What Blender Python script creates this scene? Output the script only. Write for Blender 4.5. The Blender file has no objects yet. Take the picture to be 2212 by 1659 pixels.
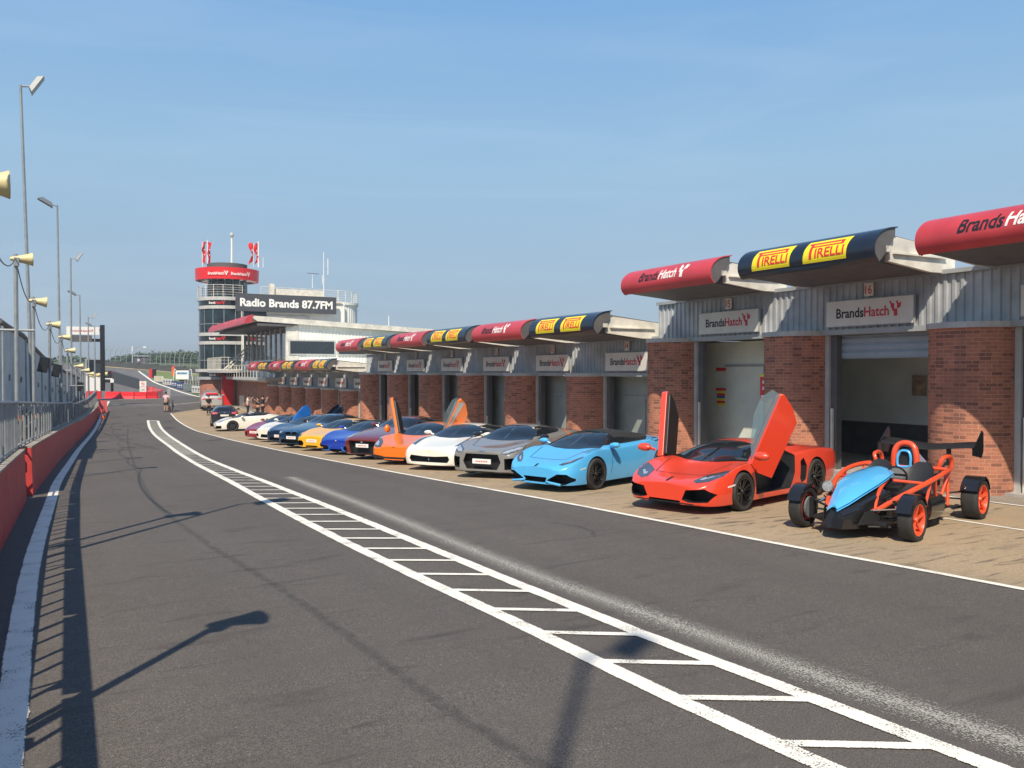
import bpy, bmesh, math, random
from mathutils import Vector, Matrix
from mathutils.bvhtree import BVHTree
R = math.radians
random.seed(7)
S = bpy.context.scene
COL = S.collection

# ---------------------------------------------------------------- camera, sky, sun, exposure
CAM_H = 2.4
YAW = 28.8
cam = bpy.data.objects.new('camera', bpy.data.cameras.new('camera'))
COL.objects.link(cam)
cam.data.sensor_width = 36.0
cam.data.lens = 36.0 * 1794.0 / 2212.0
cam.data.clip_start = 0.05
cam.data.clip_end = 6000
cam.location = (0, 0, CAM_H)
cam.rotation_euler = (R(90 - 0.846), 0, R(-YAW))
S.camera = cam

SUN_EL, SUN_YAW = 49.0, 39.0           # light travels towards yaw 39 (clockwise from +Y)
W = bpy.data.worlds.new('World'); S.world = W; W.use_nodes = True
nt = W.node_tree; nt.nodes.clear()
sky = nt.nodes.new('ShaderNodeTexSky'); sky.sky_type = 'NISHITA'; sky.sun_disc = False
sky.sun_elevation = R(SUN_EL); sky.sun_rotation = R(SUN_YAW + 180)
sky.air_density = 1.0; sky.dust_density = 0.7; sky.ozone_density = 2.2; sky.altitude = 100
bg = nt.nodes.new('ShaderNodeBackground'); bg.inputs[1].default_value = 0.122
wo = nt.nodes.new('ShaderNodeOutputWorld')
tc = nt.nodes.new('ShaderNodeTexCoord'); mp = nt.nodes.new('ShaderNodeMapping')
mp.inputs['Scale'].default_value = (1.2, 1.2, 9.0); mp.inputs['Rotation'].default_value = (0.06, 0.12, 0.4)
nz = nt.nodes.new('ShaderNodeTexNoise'); nz.inputs['Scale'].default_value = 1.6; nz.inputs['Detail'].default_value = 7; nz.inputs['Distortion'].default_value = 1.2
rp = nt.nodes.new('ShaderNodeValToRGB'); rp.color_ramp.elements[0].position = 0.47; rp.color_ramp.elements[1].position = 0.86
rp.color_ramp.elements[0].color = (0, 0, 0, 1); rp.color_ramp.elements[1].color = (.22, .22, .22, 1)
mx = nt.nodes.new('ShaderNodeMix'); mx.data_type = 'RGBA'; mx.inputs[7].default_value = (3.6, 4.3, 5.2, 1)
nt.links.new(tc.outputs['Generated'], mp.inputs[0]); nt.links.new(mp.outputs[0], nz.inputs['Vector'])
nt.links.new(nz.outputs[0], rp.inputs[0]); nt.links.new(rp.outputs[0], mx.inputs[0])
# summer haze in the lowest part of the sky
sx_ = nt.nodes.new('ShaderNodeSeparateXYZ'); nt.links.new(tc.outputs['Generated'], sx_.inputs[0])
hr = nt.nodes.new('ShaderNodeValToRGB'); nt.links.new(sx_.outputs[2], hr.inputs[0])
for i_, (p_, c_) in enumerate(((0.0, (1.72, 2.16, 2.80)), (.10, (1.95, 2.66, 3.40)), (.24, (1.92, 3.08, 4.20)), (.45, (1.08, 2.42, 4.45)), (.75, (.55, 1.35, 2.9)))):
    e_ = hr.color_ramp.elements[i_] if i_ < 2 else hr.color_ramp.elements.new(p_)
    e_.position = p_; e_.color = (*c_, 1)
hf = nt.nodes.new('ShaderNodeMapRange'); hf.inputs[1].default_value = .35; hf.inputs[2].default_value = .8; hf.inputs[3].default_value = .88; hf.inputs[4].default_value = .75
nt.links.new(sx_.outputs[2], hf.inputs[0])
hx = nt.nodes.new('ShaderNodeMix'); hx.data_type = 'RGBA'; nt.links.new(hf.outputs[0], hx.inputs[0]); nt.links.new(sky.outputs[0], hx.inputs[6]); nt.links.new(hr.outputs[0], hx.inputs[7])
nt.links.new(hx.outputs[2], mx.inputs[6]); nt.links.new(mx.outputs[2], bg.inputs[0]); nt.links.new(bg.outputs[0], wo.inputs[0])

sun = bpy.data.objects.new('sun', bpy.data.lights.new('sun', 'SUN')); COL.objects.link(sun)
sun.data.energy = 4.1; sun.data.angle = R(0.55); sun.data.color = (1.0, .88, .70)
sd = Vector((math.sin(R(SUN_YAW)) * math.cos(R(SUN_EL)), math.cos(R(SUN_YAW)) * math.cos(R(SUN_EL)), -math.sin(R(SUN_EL))))
sun.rotation_euler = sd.to_track_quat('-Z', 'Y').to_euler(); sun.location = (-10, -10, 30)
S.view_settings.view_transform = 'Standard'; S.view_settings.look = 'None'
S.view_settings.exposure = 0.50; S.view_settings.gamma = 1.0
S.cycles.max_bounces = 8; S.cycles.diffuse_bounces = 5; S.cycles.transparent_max_bounces = 12

# ---------------------------------------------------------------- terrain profile
PY = [-200,10,20,30,40,50,58,70,85,110,130,160,190,230,300,400,3000]
PZ = [0,0,-.3,-.68,-1.02,-1.3,-1.45,-1.3,-1.02,-.78,-.2,1.0,2.2,4.0,5.5,5.8,5.8]
def lerp_t(xs, ys, x):
    if x <= xs[0]: return ys[0]
    for i in range(len(xs)-1):
        if x <= xs[i+1]:
            return ys[i] + (ys[i+1]-ys[i])*(x-xs[i])/(xs[i+1]-xs[i])
    return ys[-1]
def zt(y): return sum(lerp_t(PY, PZ, y+o) for o in (-6,-3,0,3,6))/5
F_, HY_ = 1794.0, 803.0
def ray(u, v):
    X = (u-1106)/F_; c, s = math.cos(R(YAW)), math.sin(R(YAW))
    return (X*c+s, -X*s+c, (HY_-v)/F_)
def at(u, v, d):                       # photo position at a depth d -> world
    r = ray(u, v); return Vector((r[0]*d, r[1]*d, CAM_H+r[2]*d))

# ---------------------------------------------------------------- materials
MATS = {}
def _base(name):
    m = bpy.data.materials.new(name); m.use_nodes = True
    b = m.node_tree.nodes['Principled BSDF']; return m, m.node_tree, b
def mat(name, col, rough=.5, metal=0.0, coat=0.0, var=0.10, scale=3.0, bump=0.0, bscale=60, spec=.5, emis=None, alpha=1):
    if name in MATS: return MATS[name]
    m, t, b = _base(name)
    b.inputs['Roughness'].default_value = rough; b.inputs['Metallic'].default_value = metal
    b.inputs['Coat Weight'].default_value = coat; b.inputs['Coat Roughness'].default_value = .03
    b.inputs['Specular IOR Level'].default_value = spec
    tcn = t.nodes.new('ShaderNodeTexCoord'); n = t.nodes.new('ShaderNodeTexNoise')
    n.inputs['Scale'].default_value = scale; n.inputs['Detail'].default_value = 6
    t.links.new(tcn.outputs['Object'], n.inputs['Vector'])
    r = t.nodes.new('ShaderNodeMapRange'); r.inputs[1].default_value = .3; r.inputs[2].default_value = .7
    r.inputs[3].default_value = 1-var; r.inputs[4].default_value = 1+var
    t.links.new(n.outputs[0], r.inputs[0])
    h = t.nodes.new('ShaderNodeVectorMath'); h.operation = 'SCALE'; h.inputs[0].default_value = col[:3]
    t.links.new(r.outputs[0], h.inputs['Scale']); t.links.new(h.outputs[0], b.inputs['Base Color'])
    if bump:
        n2 = t.nodes.new('ShaderNodeTexNoise'); n2.inputs['Scale'].default_value = bscale; n2.inputs['Detail'].default_value = 4
        t.links.new(tcn.outputs['Object'], n2.inputs['Vector'])
        bp = t.nodes.new('ShaderNodeBump'); bp.inputs['Strength'].default_value = bump; bp.inputs['Distance'].default_value = .01
        t.links.new(n2.outputs[0], bp.inputs['Height']); t.links.new(bp.outputs[0], b.inputs['Normal'])
    if emis: b.inputs['Emission Color'].default_value = (*emis[:3], 1); b.inputs['Emission Strength'].default_value = emis[3]
    if alpha < 1: b.inputs['Alpha'].default_value = alpha
    MATS[name] = m; return m
def paint(name, col, rough=.28, metal=0.0): return mat(name, col, rough, metal, 1.0, .03, 2.0)
def glassmat(name, col, trans, rough=.02):
    m, t, b = _base(name); o = t.nodes['Material Output']
    b.inputs['Base Color'].default_value = (*col, 1); b.inputs['Roughness'].default_value = rough
    b.inputs['Specular IOR Level'].default_value = .8
    tr = t.nodes.new('ShaderNodeBsdfTransparent'); tr.inputs[0].default_value = (.75, .85, .88, 1)
    mxs = t.nodes.new('ShaderNodeMixShader'); mxs.inputs[0].default_value = trans
    t.links.new(b.outputs[0], mxs.inputs[1]); t.links.new(tr.outputs[0], mxs.inputs[2]); t.links.new(mxs.outputs[0], o.inputs[0])
    return m
class NT:                              # terse node helper
    def __init__(s, name):
        s.m, s.t, s.b = _base(name); s.tc = s.t.nodes.new('ShaderNodeTexCoord')
    def n(s, typ, **kw):
        nd = s.t.nodes.new('ShaderNode'+typ)
        for k, v in kw.items():
            k2 = k.replace('_', ' ')
            if k2 in nd.inputs: nd.inputs[k2].default_value = v
            else: setattr(nd, k, v)
        return nd
    def l(s, a, b): s.t.links.new(a, b)
    def noise(s, scale, detail=5, vec=None, mapscale=None, rot=None, dist=0):
        nd = s.n('TexNoise'); nd.inputs['Scale'].default_value = scale; nd.inputs['Detail'].default_value = detail; nd.inputs['Distortion'].default_value = dist
        src = vec or s.tc.outputs['Object']
        if mapscale:
            m = s.n('Mapping'); m.inputs['Scale'].default_value = mapscale
            if rot: m.inputs['Rotation'].default_value = rot
            s.l(src, m.inputs[0]); src = m.outputs[0]
        s.l(src, nd.inputs['Vector']); return nd.outputs[0]
    def rng(s, x, a, b, c, d):
        r = s.n('MapRange'); r.inputs[1].default_value = a; r.inputs[2].default_value = b; r.inputs[3].default_value = c; r.inputs[4].default_value = d
        s.l(x, r.inputs[0]); return r.outputs[0]
    def mix(s, f, a, b, mode='MIX'):
        x = s.n('Mix'); x.data_type = 'RGBA'; x.blend_type = mode
        for i, v in ((0, f), (6, a), (7, b)):
            if hasattr(v, 'links'): s.l(v, x.inputs[i])
            elif i == 0: x.inputs[0].default_value = v
            else: x.inputs[i].default_value = (*v[:3], 1)
        return x.outputs[2]
    def math(s, op, a, b):
        x = s.n('Math'); x.operation = op
        for i, v in ((0, a), (1, b)):
            if hasattr(v, 'links'): s.l(v, x.inputs[i])
            else: x.inputs[i].default_value = v
        return x.outputs[0]
    def bump(s, h, st, d=.01):
        x = s.n('Bump'); x.inputs['Strength'].default_value = st; x.inputs['Distance'].default_value = d
        s.l(h, x.inputs['Height']); s.l(x.outputs[0], s.b.inputs['Normal'])

def asphalt(name, c0, c1, streak, speck=.6):
    g = NT(name); g.b.inputs['Roughness'].default_value = .85; g.b.inputs['Specular IOR Level'].default_value = .3
    big = g.noise(.22, 4); fine = g.noise(55, 3); grain = g.noise(170, 2)
    col = g.mix(g.rng(big, .35, .65, 0, 1), c0, c1)
    col = g.mix(g.rng(fine, .38, .62, 0, .75), col, tuple(x*.50 for x in c0))
    mid = g.noise(7, 5); col = g.mix(g.rng(mid, .38, .62, 0, .28), col, tuple(x*.6 for x in c0))
    vo = g.n('TexVoronoi'); vo.inputs['Scale'].default_value = 17; g.l(g.tc.outputs['Object'], vo.inputs['Vector'])
    cell = g.n('SeparateColor'); g.l(vo.outputs['Color'], cell.inputs[0])
    sp = g.math('MULTIPLY', g.rng(vo.outputs['Distance'], .0, .20, 1, 0), g.rng(cell.outputs[0], .72, .98, 0, 1))
    col = g.mix(g.math('MULTIPLY', sp, speck), col, (.42, .40, .35))
    col = g.mix(g.rng(grain, .50, .72, 0, .8), col, tuple(min(1, x*2.6) for x in c1))
    st = g.noise(1.0, 6, mapscale=streak, rot=(0, 0, .05), dist=.6)
    col = g.mix(g.rng(st, .58, .74, 0, .55), col, tuple(x*.40 for x in c0))
    ch = g.noise(14, 3); col = g.mix(g.rng(ch, .60, .72, 0, .35), col, tuple(x*1.5 for x in c1))
    # faint rubbered-in lanes running along the road
    ln = g.noise(1.0, 3, mapscale=(1.1, .03, 1)); col = g.mix(g.rng(ln, .35, .7, 0, .30), col, tuple(x*.7 for x in c0))
    g.l(col, g.b.inputs['Base Color']); g.bump(grain, .5, .006)
    MATS[name] = g.m; return g.m
M_asph = asphalt('asphalt', (.091, .081, .073), (.117, .105, .095), (.9, 4.0, 1))
M_track = asphalt('track_asphalt', (.125, .118, .115), (.155, .147, .143), (.3, 1.0, 1), .2)

def apron_mat():
    g = NT('apron_concrete'); g.b.inputs['Roughness'].default_value = .9; g.b.inputs['Specular IOR Level'].default_value = .25
    big = g.noise(.5, 6, dist=.5); fine = g.noise(40, 4); st = g.noise(1.0, 6, mapscale=(1.3, 9.0, 1), rot=(0, 0, .12), dist=.8)
    col = g.mix(g.rng(big, .35, .65, 0, 1), (.43, .33, .215), (.36, .285, .19))
    col = g.mix(g.rng(fine, .3, .7, 0, .55), col, (.17, .125, .085))
    col = g.mix(g.rng(st, .56, .70, 0, .8), col, (.085, .072, .06))
    dk = g.noise(2.2, 5, mapscale=(1, 1, 1)); col = g.mix(g.rng(dk, .62, .76, 0, .6), col, (.06, .052, .047))
    yl = g.noise(1.1, 2, mapscale=(.6, 3, 1)); col = g.mix(g.rng(yl, .73, .78, 0, .7), col, (.45, .28, .05))
    g.l(col, g.b.inputs['Base Color']); g.bump(fine, .35)
    MATS['apron'] = g.m; return g.m
M_apron = apron_mat()
M_walk = asphalt('walkway_concrete', (.24, .21, .175), (.30, .265, .22), (.5, 2, 1), .1)

def line_mat(name, col, wear):
    g = NT(name); g.b.inputs['Roughness'].default_value = .7
    fine = g.noise(75, 5); mid = g.noise(3.5, 5); c = g.mix(g.rng(mid, .3, .7, 0, .35), col, tuple(x*.8 for x in col))
    f = g.math('ADD', g.math('MULTIPLY', fine, .6), g.math('MULTIPLY', mid, .4))
    # ragged edges: uv v runs across the line
    uv = g.n('SeparateXYZ'); g.l(g.tc.outputs['UV'], uv.inputs[0])
    e = g.math('MULTIPLY', g.math('ABSOLUTE', g.math('SUBTRACT', uv.outputs[1], .5), 0), 2)
    e2 = g.rng(e, .80, 1.0, 0, .28)
    tot = g.math('ADD', f, e2)
    w = g.rng(tot, wear, wear+.05, 0, 1)
    tr = g.n('BsdfTransparent'); ms = g.n('MixShader'); g.l(w, ms.inputs[0]); g.l(g.b.outputs[0], ms.inputs[1]); g.l(tr.outputs[0], ms.inputs[2])
    g.l(ms.outputs[0], g.t.nodes['Material Output'].inputs[0]); g.l(c, g.b.inputs['Base Color'])
    MATS[name] = g.m; return g.m
M_line = line_mat('white_line_paint', (.80, .77, .69), .575)
M_fade = None
def faded_mat():
    g = NT('faded_paint'); g.b.inputs['Roughness'].default_value = .8
    uv = g.n('SeparateXYZ'); g.l(g.tc.outputs['UV'], uv.inputs[0])
    e = g.math('MULTIPLY', g.math('ABSOLUTE', g.math('SUBTRACT', uv.outputs[1], .5), 0), 2)
    fine = g.noise(70, 5); w = g.rng(g.math('SUBTRACT', fine, g.math('MULTIPLY', e, .22)), .36, .54, 0, .62)
    tr = g.n('BsdfTransparent'); ms = g.n('MixShader'); g.l(w, ms.inputs[0]); g.l(tr.outputs[0], ms.inputs[1]); g.l(g.b.outputs[0], ms.inputs[2])
    g.l(ms.outputs[0], g.t.nodes['Material Output'].inputs[0]); g.b.inputs['Base Color'].default_value = (.55, .53, .48, 1)
    return g.m
M_fade = faded_mat()
def seam_mat():
    g = NT('tar_seam'); g.b.inputs['Roughness'].default_value = .6
    uv = g.n('SeparateXYZ'); g.l(g.tc.outputs['UV'], uv.inputs[0])
    e = g.math('MULTIPLY', g.math('ABSOLUTE', g.math('SUBTRACT', uv.outputs[1], .5), 0), 2)
    fine = g.noise(9, 5); w = g.rng(g.math('SUBTRACT', fine, g.math('MULTIPLY', e, .25)), .15, .60, 0, .27)
    tr = g.n('BsdfTransparent'); ms = g.n('MixShader'); g.l(w, ms.inputs[0]); g.l(tr.outputs[0], ms.inputs[1]); g.l(g.b.outputs[0], ms.inputs[2])
    g.l(ms.outputs[0], g.t.nodes['Material Output'].inputs[0]); g.b.inputs['Base Color'].default_value = (.045, .043, .042, 1)
    return g.m
M_seam = seam_mat()
def brick_mat(name, c1, c2, mortar, uv=True):
    g = NT(name); g.b.inputs['Roughness'].default_value = .85
    b = g.n('TexBrick'); b.offset = .5; b.inputs['Scale'].default_value = 1.0
    b.inputs['Color1'].default_value = (*c1, 1); b.inputs['Color2'].default_value = (*c2, 1); b.inputs['Mortar'].default_value = (*mortar, 1)
    b.inputs['Mortar Size'].default_value = .006; b.inputs['Mortar Smooth'].default_value = .3; b.inputs['Bias'].default_value = -.15
    b.inputs['Brick Width'].default_value = .225; b.inputs['Row Height'].default_value = .075
    g.l(g.tc.outputs['UV'], b.inputs['Vector'])
    n = g.noise(1.2, 5); n2 = g.noise(30, 4); n3 = g.noise(1.0, 5, mapscale=(2.5, 2.5, .5), dist=.6)
    c = g.mix(g.rng(n, .3, .7, 0, .35), b.outputs[0], tuple(x*.55 for x in c1)); c = g.mix(g.rng(n2, .4, .7, 0, .35), c, tuple(x*.6 for x in c2))
    c = g.mix(g.rng(n3, .50, .72, 0, .45), c, (.16, .085, .065))
    # a whole brick darker here and there
    vo = g.n('TexWhiteNoise'); sn = g.n('VectorMath'); sn.operation = 'SNAP'; sn.inputs[1].default_value = (.225, .075, 1); g.l(g.tc.outputs['UV'], sn.inputs[0]); g.l(sn.outputs[0], vo.inputs['Vector'])
    dk = g.math('MULTIPLY', g.rng(vo.outputs['Value'], .72, .8, 0, .55), g.math('SUBTRACT', 1.0, b.outputs['Fac']))
    c = g.mix(dk, c, (.095, .042, .036))
    g.l(c, g.b.inputs['Base Color']); g.bump(g.math('SUBTRACT', 1.0, b.outputs['Fac']), .4, .01)
    MATS[name] = g.m; return g.m
M_brick = brick_mat('red_brick', (.51, .20, .12), (.36, .14, .09), (.56, .34, .24))
M_clad = mat('galvanised_cladding', (.40, .42, .44), .5, .25, var=.22, scale=1.6)
M_cladw = mat('white_cladding', (.80, .79, .74), .5, .0, var=.08, scale=1.0)
M_trim = mat('grey_trim', (.34, .36, .37), .5, .1, var=.1)
M_cap = mat('pale_cap', (.46, .46, .45), .5, .0, var=.12)
M_cream = mat('cream_white_metal', (.66, .63, .56), .45, .0, var=.20, scale=2.2)
M_under = mat('dark_soffit', (.105, .10, .10), .6, .0, var=.15)
M_rubber = mat('tyre_rubber', (.028, .027, .026), .75, var=.2, scale=12)
M_black = mat('black_plastic', (.015, .015, .016), .45, var=.2)
M_gblack = mat('gloss_black', (.012, .012, .013), .2, coat=.6, var=.05)
M_grille = mat('grille_black', (.018, .018, .019), .55, bump=.6, bscale=55)
M_redp = mat('red_vinyl', (.50, .045, .055), .45, coat=.15, var=.18, scale=1.1, bump=.15, bscale=2.5)
M_bright = mat('bright_red', (.72, .02, .025), .4, coat=.2, var=.05)
M_navy = mat('navy_vinyl', (.012, .017, .032), .35, coat=.4, var=.3, scale=1.5, bump=.15, bscale=2.5)
M_yel = mat('yellow_vinyl', (.85, .72, .02), .4, var=.05)
M_red = mat('red_ink', (.70, .03, .035), .45, var=.05)
M_logored = mat('logo_red', (.55, .015, .035), .45, var=.05)
M_white = mat('white_ink', (.80, .79, .76), .45, var=.04)
M_ink = mat('dark_ink', (.015, .014, .02), .5, var=.05)
M_sign = mat('white_sign_board', (.66, .65, .61), .45, var=.06)
M_steel = mat('galvanised_steel', (.30, .32, .33), .45, .35, var=.15, scale=5)
M_lampm = mat('lamp_grey', (.20, .22, .24), .4, .3, var=.1)
M_hoard = mat('pale_corrugated_steel', (.56, .58, .56), .6, .0, var=.15, scale=1.0)
M_horn = mat('horn_cream', (.60, .50, .27), .5, var=.10)
M_rust = mat('rusty_bracket', (.30, .15, .09), .8, var=.3, scale=20)
M_conc = mat('concrete', (.33, .29, .235), .9, var=.22, scale=4, bump=.4)
M_barr = mat('painted_red_concrete', (.54, .050, .045), .6, var=.16, scale=2, bump=.2)
M_glass = mat('dark_window', (.02, .028, .034), .06, coat=1, var=.1)
M_cglass = mat('car_glass', (.010, .014, .018), .06, coat=.25, var=.1, spec=.5)
M_tower_glass = mat('tower_glass', (.016, .030, .038), .08, coat=.1, var=.5, scale=.9)
M_doorglass = glassmat('clear_door_glass', (.34, .47, .53), .70)
M_chrome = mat('chrome', (.75, .75, .76), .12, 1.0, var=.03)
M_lens = mat('lamp_lens', (.50, .54, .58), .08, .4, coat=1, var=.3, scale=25)
M_lensd = mat('lamp_dark', (.07, .08, .10), .1, .2, coat=1, var=.4, scale=25)
M_inner = mat('garage_inner_wall', (.80, .84, .79), .7, var=.10, scale=1)
M_doorp = mat('garage_door_panel', (.30, .335, .32), .6, var=.12, scale=1.5)
M_shut = mat('roller_shutter', (.32, .38, .43), .5, .1, var=.08)
M_floor = mat('garage_floor', (.38, .37, .35), .6, var=.2)
M_skin = mat('skin', (.50, .29, .20), .6, var=.06)
M_orange = mat('orange_plastic', (.85, .14, .03), .5, var=.08)
M_grass = None

# ---------------------------------------------------------------- mesh helper
class MB:
    def __init__(s): s.v = []; s.f = []; s.m = []; s.mats = []; s.uv = {}
    def mi(s, m):
        if m not in s.mats: s.mats.append(m)
        return s.mats.index(m)
    def add(s, vs, fs, m, uvs=None):
        b = len(s.v); s.v += [tuple(v) for v in vs]; k = s.mi(m)
        for f in fs: s.f.append(tuple(i+b for i in f)); s.m.append(k)
        if uvs:
            for i, w in enumerate(uvs): s.uv[b+i] = w
        return s
    def box(s, c, d, m, rz=0, M=None):
        hx, hy, hz = d[0]/2, d[1]/2, d[2]/2
        vs = [Vector((x, y, z)) for x in (-hx, hx) for y in (-hy, hy) for z in (-hz, hz)]
        rot = M if M is not None else Matrix.Rotation(rz, 3, 'Z')
        vs = [rot @ v + Vector(c) for v in vs]
        return s.add(vs, [(0,1,3,2),(4,6,7,5),(0,4,5,1),(2,3,7,6),(0,2,6,4),(1,5,7,3)], m)
    def box2(s, a, b, m): return s.box([(a[i]+b[i])/2 for i in range(3)], [abs(b[i]-a[i]) for i in range(3)], m)
    def tube(s, pts, r, m, n=8, cap=True):
        pts = [Vector(p) for p in pts]; rs = r if isinstance(r, (list, tuple)) else [r]*len(pts)
        rings = []; up = None
        for i, p in enumerate(pts):
            t = (pts[min(i+1, len(pts)-1)] - pts[max(i-1, 0)]).normalized()
            if up is None or abs(t.dot(up)) > .98: up = Vector((0,0,1)) if abs(t.z) < .9 else Vector((1,0,0))
            a = t.cross(up).normalized(); b = a.cross(t).normalized(); up = b
            rings.append([p + a*math.cos(k*2*math.pi/n)*rs[i] + b*math.sin(k*2*math.pi/n)*rs[i] for k in range(n)])
        vs = [q for ring in rings for q in ring]; fs = []
        for i in range(len(pts)-1):
            for k in range(n):
                fs.append((i*n+k, i*n+(k+1)%n, (i+1)*n+(k+1)%n, (i+1)*n+k))
        if cap: fs += [tuple(range(n-1, -1, -1)), tuple((len(pts)-1)*n+k for k in range(n))]
        return s.add(vs, fs, m)
    def lathe(s, prof, m, n=24, M=None, close=False):  # prof [(r, h)], axis local z
        vs = []; fs = []
        for (r, h) in prof:
            for k in range(n):
                a = 2*math.pi*k/n; v = Vector((r*math.cos(a), r*math.sin(a), h)); vs.append(M @ v if M is not None else v)
        q = len(prof)
        for i in range(q if close else q-1):
            for k in range(n): fs.append((i*n+k, i*n+(k+1)%n, ((i+1)%q)*n+(k+1)%n, ((i+1)%q)*n+k))
        return s.add(vs, fs, m)
    def prism(s, poly, fn, a, b, m):    # poly 2D, fn(p, t) -> 3D
        n = len(poly); vs = [fn(p, a) for p in poly] + [fn(p, b) for p in poly]
        fs = [tuple(range(n)), tuple(range(2*n-1, n-1, -1))] + [(i, (i+1)%n, n+(i+1)%n, n+i) for i in range(n)]
        return s.add(vs, fs, m)
    def build(s, name, parent=None, smooth=False, off=None, sharp=35, bevel=0):
        me = bpy.data.meshes.new(name)
        vs = s.v
        if off is not None: vs = [(v[0]-off[0], v[1]-off[1], v[2]-off[2]) for v in vs]
        me.from_pydata(vs, [], s.f)
        for m in s.mats: me.materials.append(m)
        me.polygons.foreach_set('material_index', s.m)
        if s.uv:
            ul = me.uv_layers.new(name='UVMap')
            for lp in me.loops: ul.data[lp.index].uv = s.uv.get(lp.vertex_index, (0, 0))
        bm = bmesh.new(); bm.from_mesh(me); bmesh.ops.recalc_face_normals(bm, faces=bm.faces)
        if bevel: 
            es = [e for e in bm.edges if len(e.link_faces) == 2 and e.calc_face_angle(0) > R(50)]
            bmesh.ops.bevel(bm, geom=es, offset=bevel, segments=2, affect='EDGES', profile=.6)
        bm.to_mesh(me); bm.free()
        if smooth:
            me.polygons.foreach_set('use_smooth', [True]*len(me.polygons)); me.set_sharp_from_angle(angle=R(sharp))
        me.update()
        o = bpy.data.objects.new(name, me); COL.objects.link(o)
        if parent is not None: o.parent = parent
        return o
def tag(o, label=None, cat=None, group=None, kind=None):
    if label: o['label'] = label
    if cat: o['category'] = cat
    if group: o['group'] = group
    if kind: o['kind'] = kind
    return o
def thing(name, label, cat, loc=(0,0,0), rz=0, group=None, scale=1):
    o = bpy.data.objects.new(name, None); COL.objects.link(o); o.location = loc; o.rotation_euler = (0, 0, rz)
    o.scale = (scale,)*3; o.empty_display_size = .3
    return tag(o, label, cat, group)
def dup(root, loc=None, rz=None, label=None):
    def cp(o, par):
        c = o.copy(); COL.objects.link(c)
        if par is not None: c.parent = par
        for ch in o.children: cp(ch, c)
        return c
    c = cp(root, None)
    if loc is not None: c.location = loc
    if rz is not None: c.rotation_euler = (0, 0, rz)
    if label: c['label'] = label
    return c
def struct(o): o['kind'] = 'structure'; return o

# ---------------------------------------------------------------- text and emblems
_tc = {}
def text_polys(txt, shear=0, bold=0.0, cuts=0):
    key = (txt, shear, bold, cuts)
    if key in _tc: return _tc[key]
    cu = bpy.data.curves.new('t', 'FONT'); cu.body = txt; cu.size = 1; cu.shear = shear; cu.offset = bold; cu.resolution_u = 3
    ob = bpy.data.objects.new('t', cu); COL.objects.link(ob)
    me = bpy.data.meshes.new_from_object(ob.evaluated_get(bpy.context.evaluated_depsgraph_get()))
    bpy.data.objects.remove(ob); bpy.data.curves.remove(cu)
    bm = bmesh.new(); bm.from_mesh(me); bpy.data.meshes.remove(me)
    for k in range(cuts):
        bmesh.ops.bisect_plane(bm, geom=bm.verts[:]+bm.edges[:]+bm.faces[:], plane_co=(0, -.2+1.0*(k+1)/(cuts+1), 0), plane_no=(0, 1, 0))
    bm.verts.ensure_lookup_table()
    vs = [(v.co.x, v.co.y) for v in bm.verts]; fs = [tuple(v.index for v in f.verts) for f in bm.faces]; bm.free()
    x0 = min(v[0] for v in vs); x1 = max(v[0] for v in vs)
    _tc[key] = ([(v[0]-x0, v[1]) for v in vs], fs, x1-x0); return _tc[key]
def put_text(mb, txt, x, y, h, m, fn, width=None, **kw):   # h = cap height; fn(x, y) -> 3D
    vs, fs, w = text_polys(txt, **kw); sy = h/.70; sx = sy if width is None else width/w
    mb.add([fn(x+v[0]*sx, y+v[1]*sy) for v in vs], fs, m); return x + w*sx
def flagmark(mb, x, y, h, m, fn, cuts=1, lean=0.0):           # chequered V emblem of six little blocks
    def q(a):
        n = 4
        for j in range(n):
            t0, t1 = j/n, (j+1)/n
            L = lambda p, r, t: (p[0]+(r[0]-p[0])*t, p[1]+(r[1]-p[1])*t)
            p = [L(a[0], a[3], t0), L(a[1], a[2], t0), L(a[1], a[2], t1), L(a[0], a[3], t1)]
            mb.add([fn(x+(c[0]+lean*c[1])*h, y+c[1]*h) for c in p], [(0,1,2,3)], m)
    q([(.08,.56),(.34,.50),(.34,.86),(.06,.92)]); q([(-.02,.88),(.10,.86),(.10,1.06),(-.04,1.08)])
    q([(.56,.50),(.84,.58),(.88,.94),(.56,.84)]); q([(.50,.84),(.64,.86),(.64,1.06),(.50,1.04)])
    q([(.32,0),(.60,0),(.58,.50),(.30,.50)]); q([(.18,.36),(.31,.34),(.31,.52),(.18,.55)]); 
def brands(mb, x, y, h, fn, c1, c2, c3, w=None, cuts=0, shear=0, rev=1):
    full = text_polys('BrandsHatch', shear=shear, bold=.022, cuts=cuts)[2]*h/.70
    k = 1.0 if w is None else w/(full + h*1.5)
    a = text_polys('Brands', shear=shear, bold=.022, cuts=cuts)[2]*h/.70*k
    put_text(mb, 'Brands', x, y, h, c1, fn, width=a, shear=shear, bold=.022, cuts=cuts)
    b = text_polys('Hatch', shear=shear, bold=.022, cuts=cuts)[2]*h/.70*k
    x2 = put_text(mb, 'Hatch', x+a+.06*h, y, h, c2, fn, width=b, shear=shear, bold=.022, cuts=cuts)
    flagmark(mb, x2+.10*h, y-.12*h, h*1.45, c3, fn, lean=shear*.4)
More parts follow.
